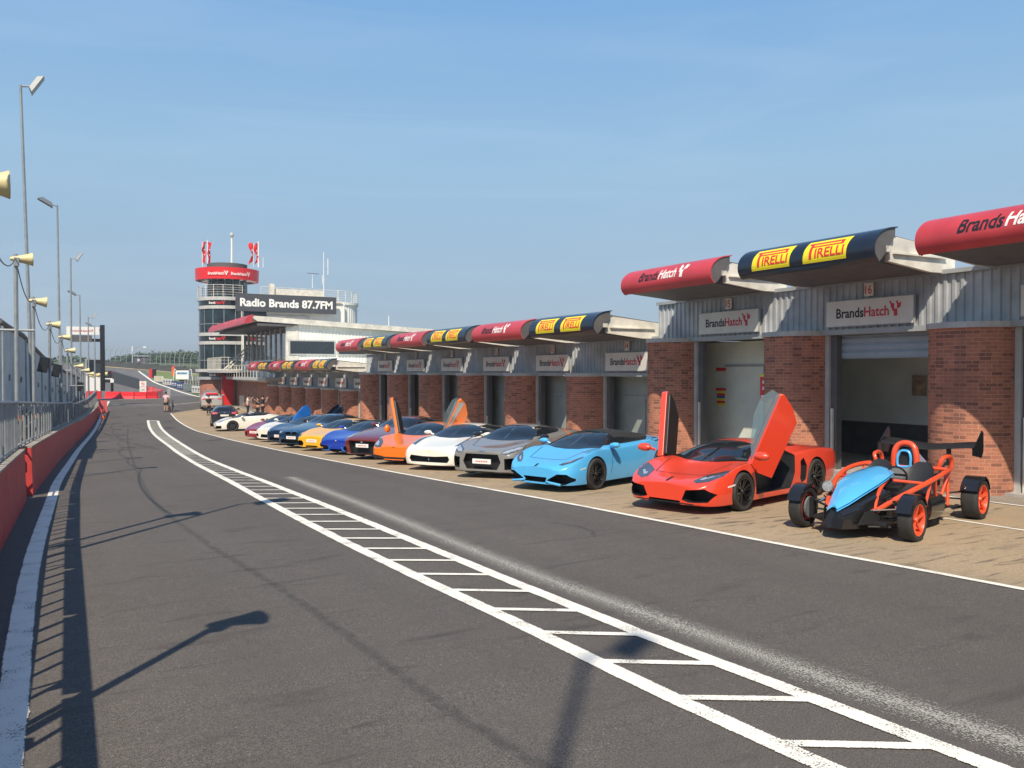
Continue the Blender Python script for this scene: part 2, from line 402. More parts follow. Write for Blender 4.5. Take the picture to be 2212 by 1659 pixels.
# ================================================================= ground, roads, markings
def drange(a, b, st):
    n = max(1, int(math.ceil((b-a)/st))); return [a+(b-a)*i/n for i in range(n+1)]
def sheet(name, ys, xl, xr, m, lift, nx=1):
    mb = MB(); vs = []; fs = []
    for y in ys:
        a, b = xl(y), xr(y)
        for k in range(nx+1): vs.append((a+(b-a)*k/nx, y, zt(y)+lift))
    w = nx+1
    for i in range(len(ys)-1):
        for k in range(nx): fs.append((i*w+k, i*w+k+1, (i+1)*w+k+1, (i+1)*w+k))
    mb.add(vs, fs, m); return struct(mb.build(name))
def smooth_pts(pts, st=.8):
    out = []
    P = [Vector((p[0], p[1])) for p in pts]
    for i in range(len(P)-1):
        p0 = P[max(i-1, 0)]; p1 = P[i]; p2 = P[i+1]; p3 = P[min(i+2, len(P)-1)]
        n = max(1, int((p2-p1).length/st))
        for k in range(n):
            t = k/n; out.append(.5*((2*p1)+(p2-p0)*t+(2*p0-5*p1+4*p2-p3)*t*t+(3*p1-p0-3*p2+p3)*t**3))
    out.append(P[-1]); return out
def ribbon_mb(mb, pts, w, m, lift):
    P = pts; vs = []; fs = []; uv = []; s = 0
    for i, p in enumerate(P):
        t = (P[min(i+1, len(P)-1)]-P[max(i-1, 0)]).normalized(); n = Vector((-t.y, t.x)); ww = w if not callable(w) else w(p.y)
        if i: s += (P[i]-P[i-1]).length
        for sg in (-1, 1):
            q = p+n*ww/2*sg; vs.append((q.x, q.y, zt(q.y)+lift)); uv.append((s, (sg+1)/2))
    for i in range(len(P)-1): fs.append((2*i, 2*i+1, 2*i+3, 2*i+2))
    mb.add(vs, fs, m, uv)
def ribbon(name, pts, w, m, lift):
    mb = MB(); ribbon_mb(mb, smooth_pts(pts), w, m, lift); return struct(mb.build(name))

g = NT('dry_grass_ground'); g.b.inputs['Roughness'].default_value = .95
n1 = g.noise(.05, 6); n2 = g.noise(2.0, 5)
c = g.mix(g.rng(n1, .35, .65, 0, 1), (.075, .10, .03), (.11, .12, .045)); c = g.mix(g.rng(n2, .3, .7, 0, .5), c, (.05, .07, .02))
g.l(c, g.b.inputs['Base Color']); M_grass = g.m
ysg = drange(-60, 260, 1.0) + drange(262, 400, 4)[1:] + [500, 800, 1500, 3000]
sheet('ground', ysg, lambda y: -900 if y > 300 else -300, lambda y: 1500 if y > 300 else 500, M_grass, -.012)
sheet('track_surface', drange(40, 235, 1.0), lambda y: -60, lambda y: 15.2+(.11*max(0, y-110)), M_track, -.004)
WY = [-10, 0,13.4,15.4,21,34.7,49.2,57.5,64.7,80.6,100,112]
WX = [-.9,-.8,-.67,-.62,-.5,.11,.96,1.62,2.22,3.4,5.2,6.3]
xw = lambda y: lerp_t(WY, WX, y)
APR = [(10.6,-12),(9.95,0),(9.35,5.3),(8.9,8.68),(8.4,15.47),(8.22,19.1),(8.05,26.33),(8.0,38.28),(7.98,50.67),(7.88,57.07),(8.11,67.2),(8.64,76.4)]
xa = lambda y: lerp_t([p[1] for p in APR], [p[0] for p in APR], y)
sheet('pit_lane', drange(-12, 112, 1.0), lambda y: xw(y)-.15, lambda y: max(xa(y), 8.2) if y < 76 else 15.4, M_asph, 0.0)
sheet('apron', drange(-12, 86, 1.0), lambda y: (xa(y) if y < 76.4 else 8.64+(y-76.4)*.55), lambda y: 15.35, M_apron, .004)
sheet('garage_walkway', drange(-12, 86, 1.0), lambda y: 15.3, lambda y: 17.2, M_walk, .010)
ribbon('apron_edge_line', APR, .125, M_line, .010)
mb = MB()
ribbon_mb(mb, smooth_pts([(15.3,-12),(15.3,84)]), .10, M_line, .016); ribbon_mb(mb, smooth_pts([(12.9,-12),(12.9,60)]), .10, M_line, .012)
struct(mb.build('bay_lines'))
LL = [(4.32,1.2),(4.17,2.6),(4.06,3.6),(3.96,4.78),(3.92,5.61),(3.86,7.12),(3.72,10),(3.66,13.75),(3.72,17.81),(3.84,21.62),(4.0,28.04),(4.31,35.74),(4.65,42.46),(5.08,52.21),(5.56,60.9),(6.15,68.74)]
RL = [(5.15,1.0),(4.99,2.6),(4.87,4.0),(4.77,5.2),(4.70,6.1),(4.66,6.96),(4.61,8.48),(4.55,12),(4.54,17.19),(4.58,21.01),(4.62,25.9),(4.80,32.82),(5.44,45.11),(5.86,53.55),(6.23,60.54),(6.76,67.84)]
lx = lambda y: lerp_t([p[1] for p in LL], [p[0] for p in LL], y)
rx = lambda y: lerp_t([p[1] for p in RL], [p[0] for p in RL], y)
mb = MB(); ribbon_mb(mb, smooth_pts(LL), .195, M_line, .010); ribbon_mb(mb, smooth_pts(RL), .195, M_line, .010)
y = 2.4
while y < 50:
    yl = y+.52; mb2 = [Vector((lx(yl)+.02, yl)), Vector(((lx(yl)+rx(y))/2, y+.26)), Vector((rx(y)-.02, y))]
    ribbon_mb(mb, mb2, .105, M_line, .0105); y += .915
mb2 = [Vector((lx(68.6), 68.6)), Vector((rx(67.9), 67.9))]; ribbon_mb(mb, mb2, .25, M_line, .012)
struct(mb.build('ladder_marking'))
M_pale = asphalt('pale_worn_asphalt', (.20, .19, .165), (.25, .235, .20), (.5, 2, 1), .1)
sheet('ladder_infill', drange(34, 67.9, 1.0), lambda y: lx(y), lambda y: rx(y), M_pale, .005)
ribbon('faded_line', [(5.9,-.5),(5.62,1.6),(5.42,3.07),(5.26,4.41),(5.21,5.35),(5.14,6.42),(5.06,7.55),(5.01,9.23),(5.07,12.39),(5.26,18.28),(5.4,22)], .52, M_fade, .008)
ribbon('wall_edge_line', [(-.40,-6),(-.32,3),(-.29,6.72),(-.30,8.32),(-.30,11.12),(-.25,14.23),(-.10,19.85),(.03,24.63),(.41,32.36),(.93,42.17),(1.7,53.56),(2.46,63.63),(3.6,80),(5.17,102)], .235, M_line, .010)
ribbon('tar_seam', [(3.1,1.5),(2.75,3.4),(2.45,5.2),(2.35,7.0),(2.2,9.5),(1.9,13),(1.75,18),(2.0,25),(2.6,36),(3.3,48),(4.3,62)], .13, M_seam, .006)
for k, (pp, w) in enumerate([([(7.0,10.2),(7.25,10.6),(7.3,11.1),(7.1,11.7)], .10), ([(2.6,52),(3.4,44),(4.0,38)], .22), ([(3.2,66),(4.6,62),(5.3,57)], .25), ([(2.3,60),(3.2,50)], .25)]):
    ribbon('skid_mark', pp, w, M_seam, .0065+.001*k)
ribbon('stop_line', [(5.0,93),(9.3,90.5)], .25, M_line, .010)
ribbon('barrier_line', [(5.2,106.5),(11.4,106.3)], .3, M_line, .010)
ribbon('track_edge_line', [(20.5,90),(18.0,98),(16.0,108.1),(15.3,120),(15.05,132.3),(14.56,151),(15.2,175),(15.88,198)], .45, M_line, .010)
ribbon('paddock_line', [(9.6,89.5),(16.5,100)], .2, M_line, .010)
# grass infield seen beyond the track edge
sheet('infield_grass', drange(150, 196, 1.0), lambda y: 15.6+.03*(y-150), lambda y: 27, mat('infield_green', (.14, .19, .045), .95, var=.2, scale=.5), .02)
ribbon('grass_verge', [(9.6,222),(16.6,206),(22,191.5),(26,180)], 2.2, mat('sandy_verge', (.42, .33, .20), .9, var=.2, scale=.6), .05)

# ================================================================= garages
XW = 16.6
def pier(parent, y0, z0, h, off, w=1.85, p=.80):
    n = 14; mb = MB(); vs = []; uv = []; s = 0; prev = None
    ring = []
    for k in range(n+1):
        a = math.pi*k/n; x = XW - p*math.sin(a); y = y0 + w/2 - w/2*math.cos(a)
        if prev: s += math.hypot(x-prev[0], y-prev[1])
        prev = (x, y); ring.append((x, y, s))
    for (x, y, s) in ring:
        for z in (z0-.3, z0+h): vs.append((x, y, z)); uv.append((s+y0*.37, z))
    fs = [(2*i, 2*i+2, 2*i+3, 2*i+1) for i in range(n)]
    b = len(vs); mb.add(vs, fs, M_brick, uv)
    mb.add([(XW, y0, z0-.3), (XW, y0, z0+h), (XW+.35, y0, z0+h), (XW+.35, y0, z0-.3)], [(0,1,2,3)], M_brick, [(0,z0),(0,z0+h),(.35,z0+h),(.35,z0)])
    mb.add([(XW, y0+w, z0-.3), (XW, y0+w, z0+h), (XW+.35, y0+w, z0+h), (XW+.35, y0+w, z0-.3)], [(0,1,2,3)], M_brick, [(0,z0),(0,z0+h),(.35,z0+h),(.35,z0)])
    o = mb.build('brick_pier', parent, smooth=True, off=off)
    cb = MB(); cr = [(XW-(p+.06)*math.sin(math.pi*k/n), y0+w/2-(w/2+.05)*math.cos(math.pi*k/n)) for k in range(n+1)]
    cb.prism(cr, lambda q, t: (q[0], q[1], t), z0+h+.001, z0+h+.12, M_cap); c = cb.build('pier_cap', o, off=off)
    return o
def canopy(parent, y0, y1, zw, off, kind):
    """zw: height of wall head.  Curved fascia + wedge body."""
    prof = [(14.28,.09),(14.17,.20),(14.14,.34),(14.17,.49),(14.27,.62),(14.43,.73),(14.62,.79),(14.86,.82)]
    P = []
    for i in range(len(prof)-1):
        for k in range(3): t = k/3; P.append((prof[i][0]+(prof[i+1][0]-prof[i][0])*t, prof[i][1]+(prof[i+1][1]-prof[i][1])*t))
    P.append(prof[-1])
    # smooth the profile
    for _ in range(2): P = [P[0]]+[((P[i-1][0]+2*P[i][0]+P[i+1][0])/4, (P[i-1][1]+2*P[i][1]+P[i+1][1])/4) for i in range(1, len(P)-1)]+[P[-1]]
    cum = [0]
    for i in range(1, len(P)): cum.append(cum[-1]+math.hypot(P[i][0]-P[i-1][0], P[i][1]-P[i-1][1]))
    T = cum[-1]
    body = MB(); m = M_under
    wedge = [(14.36,.12),(14.9,.70),(XW+.3,.50),(XW+.3,.02),(15.9,.0)]
    body.prism(wedge, lambda q, t: (q[0], t, zw+q[1]), y0+.22, y1-.12, M_under)
    o = body.build('canopy', parent, off=off)
    for yy in (y0+.12, y1-.12):
        side = MB(); side.prism([(14.75,.13),(14.75,.66),(XW+.3,.47),(XW+.3,.0),(16.1,-.01)], lambda q, t: (q[0], t, zw+q[1]), yy, yy+.10, M_cream)
        side.box((15.7, yy-.03+.05, zw+.30), (1.7, .17, .035), M_cream)
        side.build('side_beam', o, off=off)
    sh = MB(); vm = M_redp if kind == 'red' else M_navy; n = len(P); th = .025
    vs = []
    for yy in (y0, y1):
        for i, (x, z) in enumerate(P): vs.append((x, yy, zw+z))
        for i, (x, z) in enumerate(P):
            a = P[max(i-1,0)]; b = P[min(i+1,n-1)]; t = Vector((b[0]-a[0], b[1]-a[1])).normalized(); vs.append((x+t.y*th, yy, zw+z-t.x*th))
    fs = []
    for i in range(n-1):
        fs += [(i, i+1, 2*n+i+1, 2*n+i), (n+i, 3*n+i, 3*n+i+1, n+i+1), (i, n+i, n+i+1, i+1), (2*n+i, 2*n+i+1, 3*n+i+1, 3*n+i)]
    fs += [(0, 2*n, 3*n, n), (n-1, 2*n-1, 4*n-1, 3*n-1)]
    sh.add(vs, fs, vm)
    # pale inner rib with bracket at the two ends
    f = sh.build('curved_fascia', o, smooth=True, off=off, sharp=50)
    if kind == 'red' : tag(f, 'curved red vinyl fascia with white chequered emblem')
    else: tag(f, 'curved navy vinyl fascia with two yellow panels')
    for yy in (y0+.02, y1-.05):
        rib = MB(); rib.prism([(P[i][0]+.03, P[i][1]-.01) for i in range(0, n, 2)]+[(14.80,.62),(14.42,.16)], lambda q, t: (q[0], t, zw+q[1]), yy, yy+.03, M_under)
        rib.build('end_rib', o, off=off)
    MB().box((14.62, y0-.0+.10, zw+.36), (.18, .16, .12), M_cream).build('fixing_bracket', o, off=off)
    def fn(lift):
        def g_(x, y):       # x: along fascia measured from its far (left) end, y: up along the curve
            s = min(max(y, 0), T-1e-4); i = 0
            while i < n-2 and cum[i+1] < s: i += 1
            t = (s-cum[i])/(cum[i+1]-cum[i]); px = P[i][0]+(P[i+1][0]-P[i][0])*t; pz = P[i][1]+(P[i+1][1]-P[i][1])*t
            d = Vector((P[i+1][0]-P[i][0], P[i+1][1]-P[i][1])).normalized()
            return (px-d.y*lift, y1-x, zw+pz+d.x*lift)
        return g_
    L = y1-y0; lt = MB()
    if kind == 'red':
        f1 = fn(.006)
        brands(lt, L*.22, T*.27, .27, f1, M_ink, M_white, M_white, w=L*.50, cuts=8, shear=.25)
    else:
        f1, f2 = fn(.006), fn(.012)
        for k in (0, 1):
            xa_ = L*(.115+.40*k); w = L*.30; h = .54; yb = T*.14; nn = 10
            for j in range(nn):
                a, b = yb+h*j/nn, yb+h*(j+1)/nn
                lt.add([f1(xa_+.10*a, a), f1(xa_+w+.10*a, a), f1(xa_+w+.10*b, b), f1(xa_+.10*b, b)], [(0,1,2,3)], M_yel)
            hh = .20; y0_ = yb+.10; x0 = xa_+w*.13
            put_text(lt, 'IRELLI', x0+.20, y0_, hh, M_red, f2, width=w*.66, bold=.02, cuts=8)
            # tall first letter whose bowl stretches over the others
            def q(a, b, c_, d_):
                nn2 = 5
                for j in range(nn2):
                    u, v = b+(d_-b)*j/nn2, b+(d_-b)*(j+1)/nn2
                    lt.add([f2(a, u), f2(c_, u), f2(c_, v), f2(a, v)], [(0,1,2,3)], M_red)
            q(x0+.05, y0_-.02, x0+.12, y0_+hh+.12); q(x0-.01, y0_+hh+.11, x0+w*.80, y0_+hh+.155); q(x0+.12, y0_+hh+.03, x0+w*.80, y0_+hh+.065); q(x0+w*.74, y0_+hh+.06, x0+w*.80, y0_+hh+.12)
    lt.build('fascia_lettering', o, off=off)
    return o
def cladding(parent, y0, y1, za, zb, off, x=None):
    x = XW-.03 if x is None else x; vs = []; y = y0; pr = []
    per = .19
    while y < y1-.01:
        for dy, dx in ((0, 0), (.085, 0), (.105, -.035), (.17, -.035)):
            if y+dy < y1: pr.append((x+dx, y+dy))
        y += per
    pr.append((x, y1)); mb = MB()
    for (px, py) in pr: vs += [(px, py, za), (px, py, zb)]
    mb.add(vs, [(2*i, 2*i+1, 2*i+3, 2*i+2) for i in range(len(pr)-1)], M_clad)
    return mb.build('cladding', parent, off=off)
def signboard(label, yc, z, w=2.35, h=.6, scale=1):
    t = thing('sign_board', label, 'sign', (XW-.14, yc, z), 0, 'name boards over the garage doors')
    mb = MB().box((0,0,0), (.05, w, h), M_sign); mb.build('board', t, bevel=.006)
    f = lambda x, y: (-.030, w/2-x, -h/2+y)
    lt = MB(); brands(lt, w*.13, h*.33, h*.37, f, M_ink, M_logored, M_logored, w=w*.74); lt.build('lettering', t)
    ed = MB()
    for s in (-1, 1): ed.box((-.003, 0, s*(h/2+.006)), (.06, w+.03, .014), M_trim); ed.box((-.003, s*(w/2+.006), 0), (.06, .014, h), M_trim)
    ed.build('frame', t)
    return t
def numbersign(n, yc, z):
    t = thing('number_sign', 'small cream sign with red number %s above a garage name board' % n, 'sign', (XW-.12, yc, z), 0, 'garage number signs')
    MB().box((0,0,0), (.03, .25, .31), M_cream).build('plate', t)
    lt = MB(); w = text_polys(n, bold=.01)[2]*.2/.7
    put_text(lt, n, .125-w*.4, -.10+.0, .2, M_logored, lambda x, y: (-.018, .125-x, y), width=w*.8, bold=.01); lt.build('numeral', t)

def block(name, label, ya, yb, z0, edges, doors, canopies, nums, pw=1.66):
    off = (XW, (ya+yb)/2, z0)
    B = thing(name, label, 'garage', off); cap = z0+3.28; zc0 = z0+3.41; zc1 = z0+4.47
    for e in edges: pier(B, e, z0, 3.28, off, w=pw)
    cladding(B, ya, yb, zc0, zc1, off)
    mb = MB(); mb.box2((XW-.14, ya, zc1), (XW+.2, yb, zc1+.09), M_trim); mb.build('head_trim', B, off=off)
    mb = MB(); mb.box2((XW-.10, ya, zc0-.12), (XW+.3, yb, zc0-.001), M_trim); mb.build('lintel', B, off=off)
    mb = MB()
    mb.box2((XW+.02, ya, zc0), (23.2, yb, zc1-.02), M_inner); mb.build('roof', B, off=off)
    mb = MB(); mb.box2((XW+.3, ya-.02, zc0-.02), (23.2, ya-.22, z0-1), M_inner); mb.box2((XW+.2, yb+.02, zc0-.02), (23.2, yb+.22, z0-1), M_inner); mb.box2((23.0, ya, z0-1), (23.2, yb, zc0-.02), M_inner)
    mb.build('rear_wall', B, off=off)
    mb = MB(); mb.box2((XW-.2, ya, z0-1.2), (23, yb, z0+.012), M_floor); mb.build('floor_slab', B, off=off)
    es = sorted(edges); spans = []
    for i in range(len(es)):
        a = es[i-1]+pw if i else ya
        spans.append((a, es[i]))
    spans.append((es[-1]+pw, yb))
    k = 0; walled = False
    for (a, b), kind in zip(spans, doors):
        if b-a < .5: continue
        MB().box2((XW+.05, b-.12, z0), (XW+.25, b-.002, z0+3.29), M_cap).build('door_jamb', B, off=off)
        MB().box2((XW+.12, a+.02, z0), (XW+.25, a+.12, z0+3.29), M_trim).build('door_jamb', B, off=off)
        MB().box2((XW+.12, b-.30, z0), (XW+.30, b-.125, z0+3.29), M_under).build('door_track', B, off=off)
        MB().box2((XW+.06, b-.22, z0), (XW+.115, b-.165, z0+1.5), M_cream).build('door_track_guard', B, off=off)
        if kind == 'open':
            mb = MB(); mb.box2((XW+.32, a+.14, z0+2.72), (XW+.62, b-.16, z0+3.27), M_shut)
            for j in range(3): mb.box2((XW+.29, a+.14, z0+2.75+.17*j), (XW+.315, b-.16, z0+2.86+.17*j), M_shut)
            mb.build('roller_shutter', B, off=off)
            if not walled:
                walled = True; mb = MB(); mb.box2((20.6, ya+.2, z0+.951), (20.75, yb-.3, z0+3.38), M_inner); mb.box2((20.55, ya+.2, z0+.02), (20.75, yb-.3, z0+.95), M_under); mb.build('interior_wall', B, off=off)
            mb = MB(); mb.box2((20.5, (a+b)/2+1.45, z0+1.75), (20.54, (a+b)/2+1.85, z0+2.3), mat('poster_paper', (.42, .30, .20), .6, var=.4, scale=6)); mb.build('poster', B, off=off)
        elif kind != 'none':
            xx = XW+1.3 if kind == 'double' else XW+.7
            mb = MB(); mb.box2((xx, a-.1, z0+.02), (xx+.06, b+(3.2 if kind == 'double' else 1.6), z0+3.3), M_doorp if kind != 'double' else mat('dull_inner_door', (.66, .68, .60), .7, var=.12, scale=1.2))
            mb.box2((xx-.012, (a+b)/2-.01, z0+.05), (xx-.001, (a+b)/2+.01, z0+2.6), M_under); mb.box2((xx-.03, a, z0+2.55), (xx-.001, b, z0+2.62), M_trim)
            d = mb.build('door_panel', B, off=off)
            c = (a+b)/2
            mb = MB()
            for (y0_, y1_, z_0, z_1) in ((c-.62, c-.22, 1.5, 2.1),):
                mb.box2((xx-.02, y0_, z0+z_0), (xx-.0015, y1_, z0+z_1), M_under); mb.box2((xx-.03, y0_+.03, z0+z_0+.03), (xx-.021, y1_-.03, z0+z_1-.03), M_sign if kind == 'double' else M_doorp)
            mb.build('hatch_window', d, off=off)
            mb = MB().box2((xx-.05, c-.75, z0+1.15), (xx-.0016, c-.15, z0+1.27), M_under); mb.build('push_handle', d, off=off)
            if kind == 'double':
                mb = MB(); yq = c+1.55
                MB().box2((xx-.014, yq, z0+2.42), (xx-.0017, yq+.42, z0+2.52), M_red).build('red_notice', d, off=off); mb.box2((xx-.014, yq, z0+1.82), (xx-.0017, yq+.42, z0+1.90), M_red)
                for j, mm in enumerate((M_yel, M_red, mat('blue_ink', (.04, .12, .40), .5), M_yel, M_red, M_yel)):
                    mb.box2((xx-.014, yq+.04, z0+1.74-.075*j), (xx-.0017, yq+.38, z0+1.81-.075*j), mm)
                mb.build('safety_notices', d, off=off)
        c = (a+b)/2-.05 + (.15 if kind == 'open' else 0)
        if k < len(nums) and nums[k] is not None and b-a > 1.5:
            n = nums[k]
            if name != 'far_garages' : numbersign(n, c, z0+4.30)
            signboard('white name board with black and red lettering under number %s, over the %s door' % (n, {'open':'open','double':'recessed double','panel':'closed','none':'nearest'}[kind]) if name != 'far_garages' else 'small white name board over far low garage %s' % n, c, z0+3.78)
        k += 1
    for (a, b, kind) in canopies: canopy(B, a, b, z0+4.50, off, kind)
    return B
N_ED = [0.1, 4.95, 9.62, 14.25, 19.05]
block('near_garages', 'brick pit garages nearest the camera with open doors 15 and 16', -4.5, 20.6, 0.0, N_ED,
      ['none', 'none', 'open', 'open', 'double', 'none'],
      [(-3.0, .8, 'red'), (1.7, 5.4, 'navy'), (6.3, 10.05, 'red'), (10.93, 14.67, 'navy'), (15.6, 19.3, 'red')],
      [None, None, '17', '16', '15'])
M_ED = [23.77-.05, 28.33, 32.85, 37.39, 41.88, 46.49]
cs = []
kinds = ['navy', 'red', 'navy', 'red', 'navy', 'red']
for i, k in enumerate(kinds): cs.append((20.70+4.45*i, 20.70+4.45*i+3.85, k))
block('middle_garages', 'brick pit garages of the middle block with closed grey doors 9 to 14', 20.62, 48.45, -1.05, M_ED,
      ['panel']*6 + ['none'], cs, ['14', '13', '12', '11', '10', '9'], pw=1.62)
F_ED = [50.3, 54.6, 58.7, 62.75, 66.8, 70.85]
cs = []
for i, k in enumerate(kinds): cs.append((48.7+4.0*i, 48.7+4.0*i+3.4, k))
block('far_garages', 'low far block of brick garages beside the control tower', 48.48, 74.6, -2.1, F_ED,
      ['panel']*6 + ['none'], cs, ['8', '7', '6', '5', '4', '3'], pw=1.75)
for k, (e, z0, who) in enumerate([(14.25, 0, 'right of the open garage 15'), (28.33, -1.05, 'beside garage 13'), (37.39, -1.05, 'beside garage 11')]):
    t = thing('fire_point_sign', 'small red fire sign on the brick pier %s' % who, 'sign', (XW-.10, e+1.42, z0+1.95), 0, 'fire signs on the piers')
    MB().box2((-.42, -.03, -.30), (-.39, .17, .32), M_red).build('panel', t)
    for a_, b_, m_ in (((-.425, .0, .14), (-.4205, .08, .22), M_white), ((-.425, .0, -.02), (-.4205, .08, .06), M_white), ((-.425, .0, -.2), (-.4205, .14, -.16), M_white), ((-.425, -.03, .325), (-.39, .17, .38), M_yel)): MB().box2(a_, b_, m_).build('symbol', t)
# ================================================================= buildings behind the garages
def ringprof(mb, cx, cy, r, z0, z1, m, n=40, a0=0, a1=360, cap=True):
    pts = [(cx+r*math.cos(R(a0+(a1-a0)*k/n)), cy+r*math.sin(R(a0+(a1-a0)*k/n))) for k in range(n+(0 if a1-a0 == 360 else 1))]
    mb.prism(pts, lambda q, t: (q[0], q[1], t), z0, z1, m)
TX, TY, TR = 16.6, 95.0, 2.95
zt_ = lambda v: CAM_H+(HY_-v)/F_*88.5
T = thing('control_tower', 'round glass control tower with white rings and a red crown', 'tower', (TX, TY, -1)); to = (TX, TY, -1)
def cyl(name, r, v0, v1, m, parent=T, n=40, smooth=True, cx=TX, cy=TY):
    mb = MB(); ringprof(mb, cx, cy, r, zt_(v0), zt_(v1), m, n); return mb.build(name, parent, smooth=smooth, off=to)
mb = MB(); vs = []; uv = []; fs = []; n = 40
for k in range(n+1):
    a = 2*math.pi*k/n
    for z in (-1.6, zt_(820)): vs.append((TX+(TR-.05)*math.cos(a), TY+(TR-.05)*math.sin(a), z)); uv.append((a*TR, z))
mb.add(vs, [(2*k, 2*k+2, 2*k+3, 2*k+1) for k in range(n)], M_brick, uv); mb.build('brick_base', T, off=to, smooth=True)
for nm, r, a, b, m in (('ledge', TR+.35, 820, 814, M_trim), ('sign_band', TR+.05, 814, 803.5, M_gblack), ('balcony_deck', TR+.40, 803.5, 797, M_cap), ('glass_band', TR, 797, 744, M_tower_glass),
    ('white_ring', TR+.12, 744, 737, M_cap), ('sign_band', TR+.03, 737, 725.5, M_gblack), ('white_ring', TR+.12, 725.5, 718.5, M_cap), ('glass_band', TR, 718.5, 667, M_tower_glass),
    ('white_ring', TR+.12, 667, 660, M_cap), ('sign_band', TR+.03, 660, 648.6, M_gblack), ('white_ring', TR+.15, 648.6, 641, M_cap), ('upper_glass', 2.05, 641, 600, M_tower_glass),
    ('roof_drum', 2.1, 600, 565.5, M_under)):
    o = cyl(nm, r, a, b, m)
    if nm in ('glass_band', 'upper_glass'):
        mu = MB()
        for k in range(16):
            an = 2*math.pi*k/16+.1; mu.box((TX+(r+.01)*math.cos(an), TY+(r+.01)*math.sin(an), (zt_(a)+zt_(b))/2), (.06, .06, zt_(b)-zt_(a)-.01), M_steel, rz=an)
        zz = zt_(a)+.9
        mu.lathe([(r+.02, zz), (r+.06, zz), (r+.06, zz+.07), (r+.02, zz+.07)], M_steel, 40, Matrix.Translation((TX, TY, 0)))
        mu.build('mullions', o, off=to)
cr = MB(); r0 = 3.38
za, zb = zt_(603), zt_(578)
n = 48
ring = lambda r, z: [(TX+r*math.cos(2*math.pi*k/n), TY+r*math.sin(2*math.pi*k/n), z) for k in range(n)]
vs = ring(r0-.10, za)+ring(r0-.04, zb)+ring(r0-.24, zb)+ring(r0-.30, za)
cr.add(vs, [(j*n+k, j*n+(k+1)%n, ((j+1)%4)*n+(k+1)%n, ((j+1)%4)*n+k) for j in range(4) for k in range(n)], M_bright)
crown = cr.build('crown_ring', T, smooth=True, off=to)
for k in range(12):
    an = 2*math.pi*k/12; cs_ = MB(); cs_.box((TX+2.5*math.cos(an), TY+2.5*math.sin(an), za+.15), (1.2, .06, .35), M_steel, rz=an)
    cs_.build('crown_strut', crown, off=to)
def cylfn(r, a_c, zb_):        # text round the tower; a_c = angle of text start
    return lambda x, y: (TX+r*math.cos(a_c+x/r), TY+r*math.sin(a_c+x/r), zb_+y)
def band_text(parent, r, ang, zc, h, w, c1, c2, c3):
    lt = MB(); a_c = R(ang)-w/2/r; brands(lt, 0, 0, h, cylfn(r, a_c, zc-h/2), c1, c2, c3, w=w); lt.build('lettering', parent, off=to)
camdir = math.degrees(math.atan2(-TY, -TX))
band_text(crown, r0+.02, camdir-17, zt_(591.5), .30, 2.1, M_white, M_white, M_white)
band_text(crown, r0+.02, camdir+24, zt_(591.5), .30, 2.1, M_white, M_white, M_white)
for v, p in ((654, 0), (731, 1), (808.5, 2)): band_text(T, TR+.07, camdir-22, zt_(v), .26, 1.7, M_white, M_red, M_red)
# railing round the upper deck, continuing over the main roof
def railing(parent, pts, h, m, post=1.6, rails=5, r=.03, off=None, name='deck_railing'):
    mb = MB()
    for j in range(rails): mb.tube([(p[0], p[1], p[2]+h*(j+1)/rails) for p in pts], r if j == rails-1 else r*.6, m, n=5)
    acc = 0; last = Vector(pts[0])
    for i in range(len(pts)-1):
        a, b = Vector(pts[i]), Vector(pts[i+1]); L = (b-a).length; k = max(1, round(L/post))
        for q in range(k): p = a+(b-a)*q/k; mb.tube([p, p+Vector((0,0,h))], r*1.1, m, n=5)
    p = Vector(pts[-1]); mb.tube([p, p+Vector((0,0,h))], r*1.1, m, n=5)
    return mb.build(name, parent, off=off)
zdk = zt_(641); pts = [(TX+(TR+.1)*math.cos(R(a)), TY+(TR+.1)*math.sin(R(a)), zdk) for a in range(100, 291, 19)]
railing(T, pts, 1.25, M_cream, 1.2, off=to)
# entrance balcony with stair braces beside the tower
mb = MB(); zb_ = zt_(800); mb.box((16.2, 88.0, zb_-.12), (4.4, 8.0, .24), M_cap); d = mb.build('balcony', T, off=to)
railing(d, [(14.05, 92, zb_), (14.05, 84.1, zb_), (18.3, 84.1, zb_)], 1.25, M_cream, .75, rails=2, off=to, name='balcony_railing')
mb = MB(); mb.tube([(14.3, 84.2, zb_), (16.9, 84.6, zb_+2.6)], .07, M_cream); mb.tube([(14.7, 84.2, zb_), (17.2, 84.6, zb_+2.6)], .07, M_cream); mb.build('balcony_brace', d, off=to)
# red doorway
t = thing('red_door_panel', 'tall bright red door panel at the foot of the control tower', 'door', (15.6, 88.8, -1.2))
MB().box((0, 0, 1.55), (1.0, .12, 3.3), M_bright).build('panel', t, bevel=.01); MB().box((-.62, 0, 1.5), (.18, .2, 3.2), M_redp).build('side_post', t, bevel=.01)
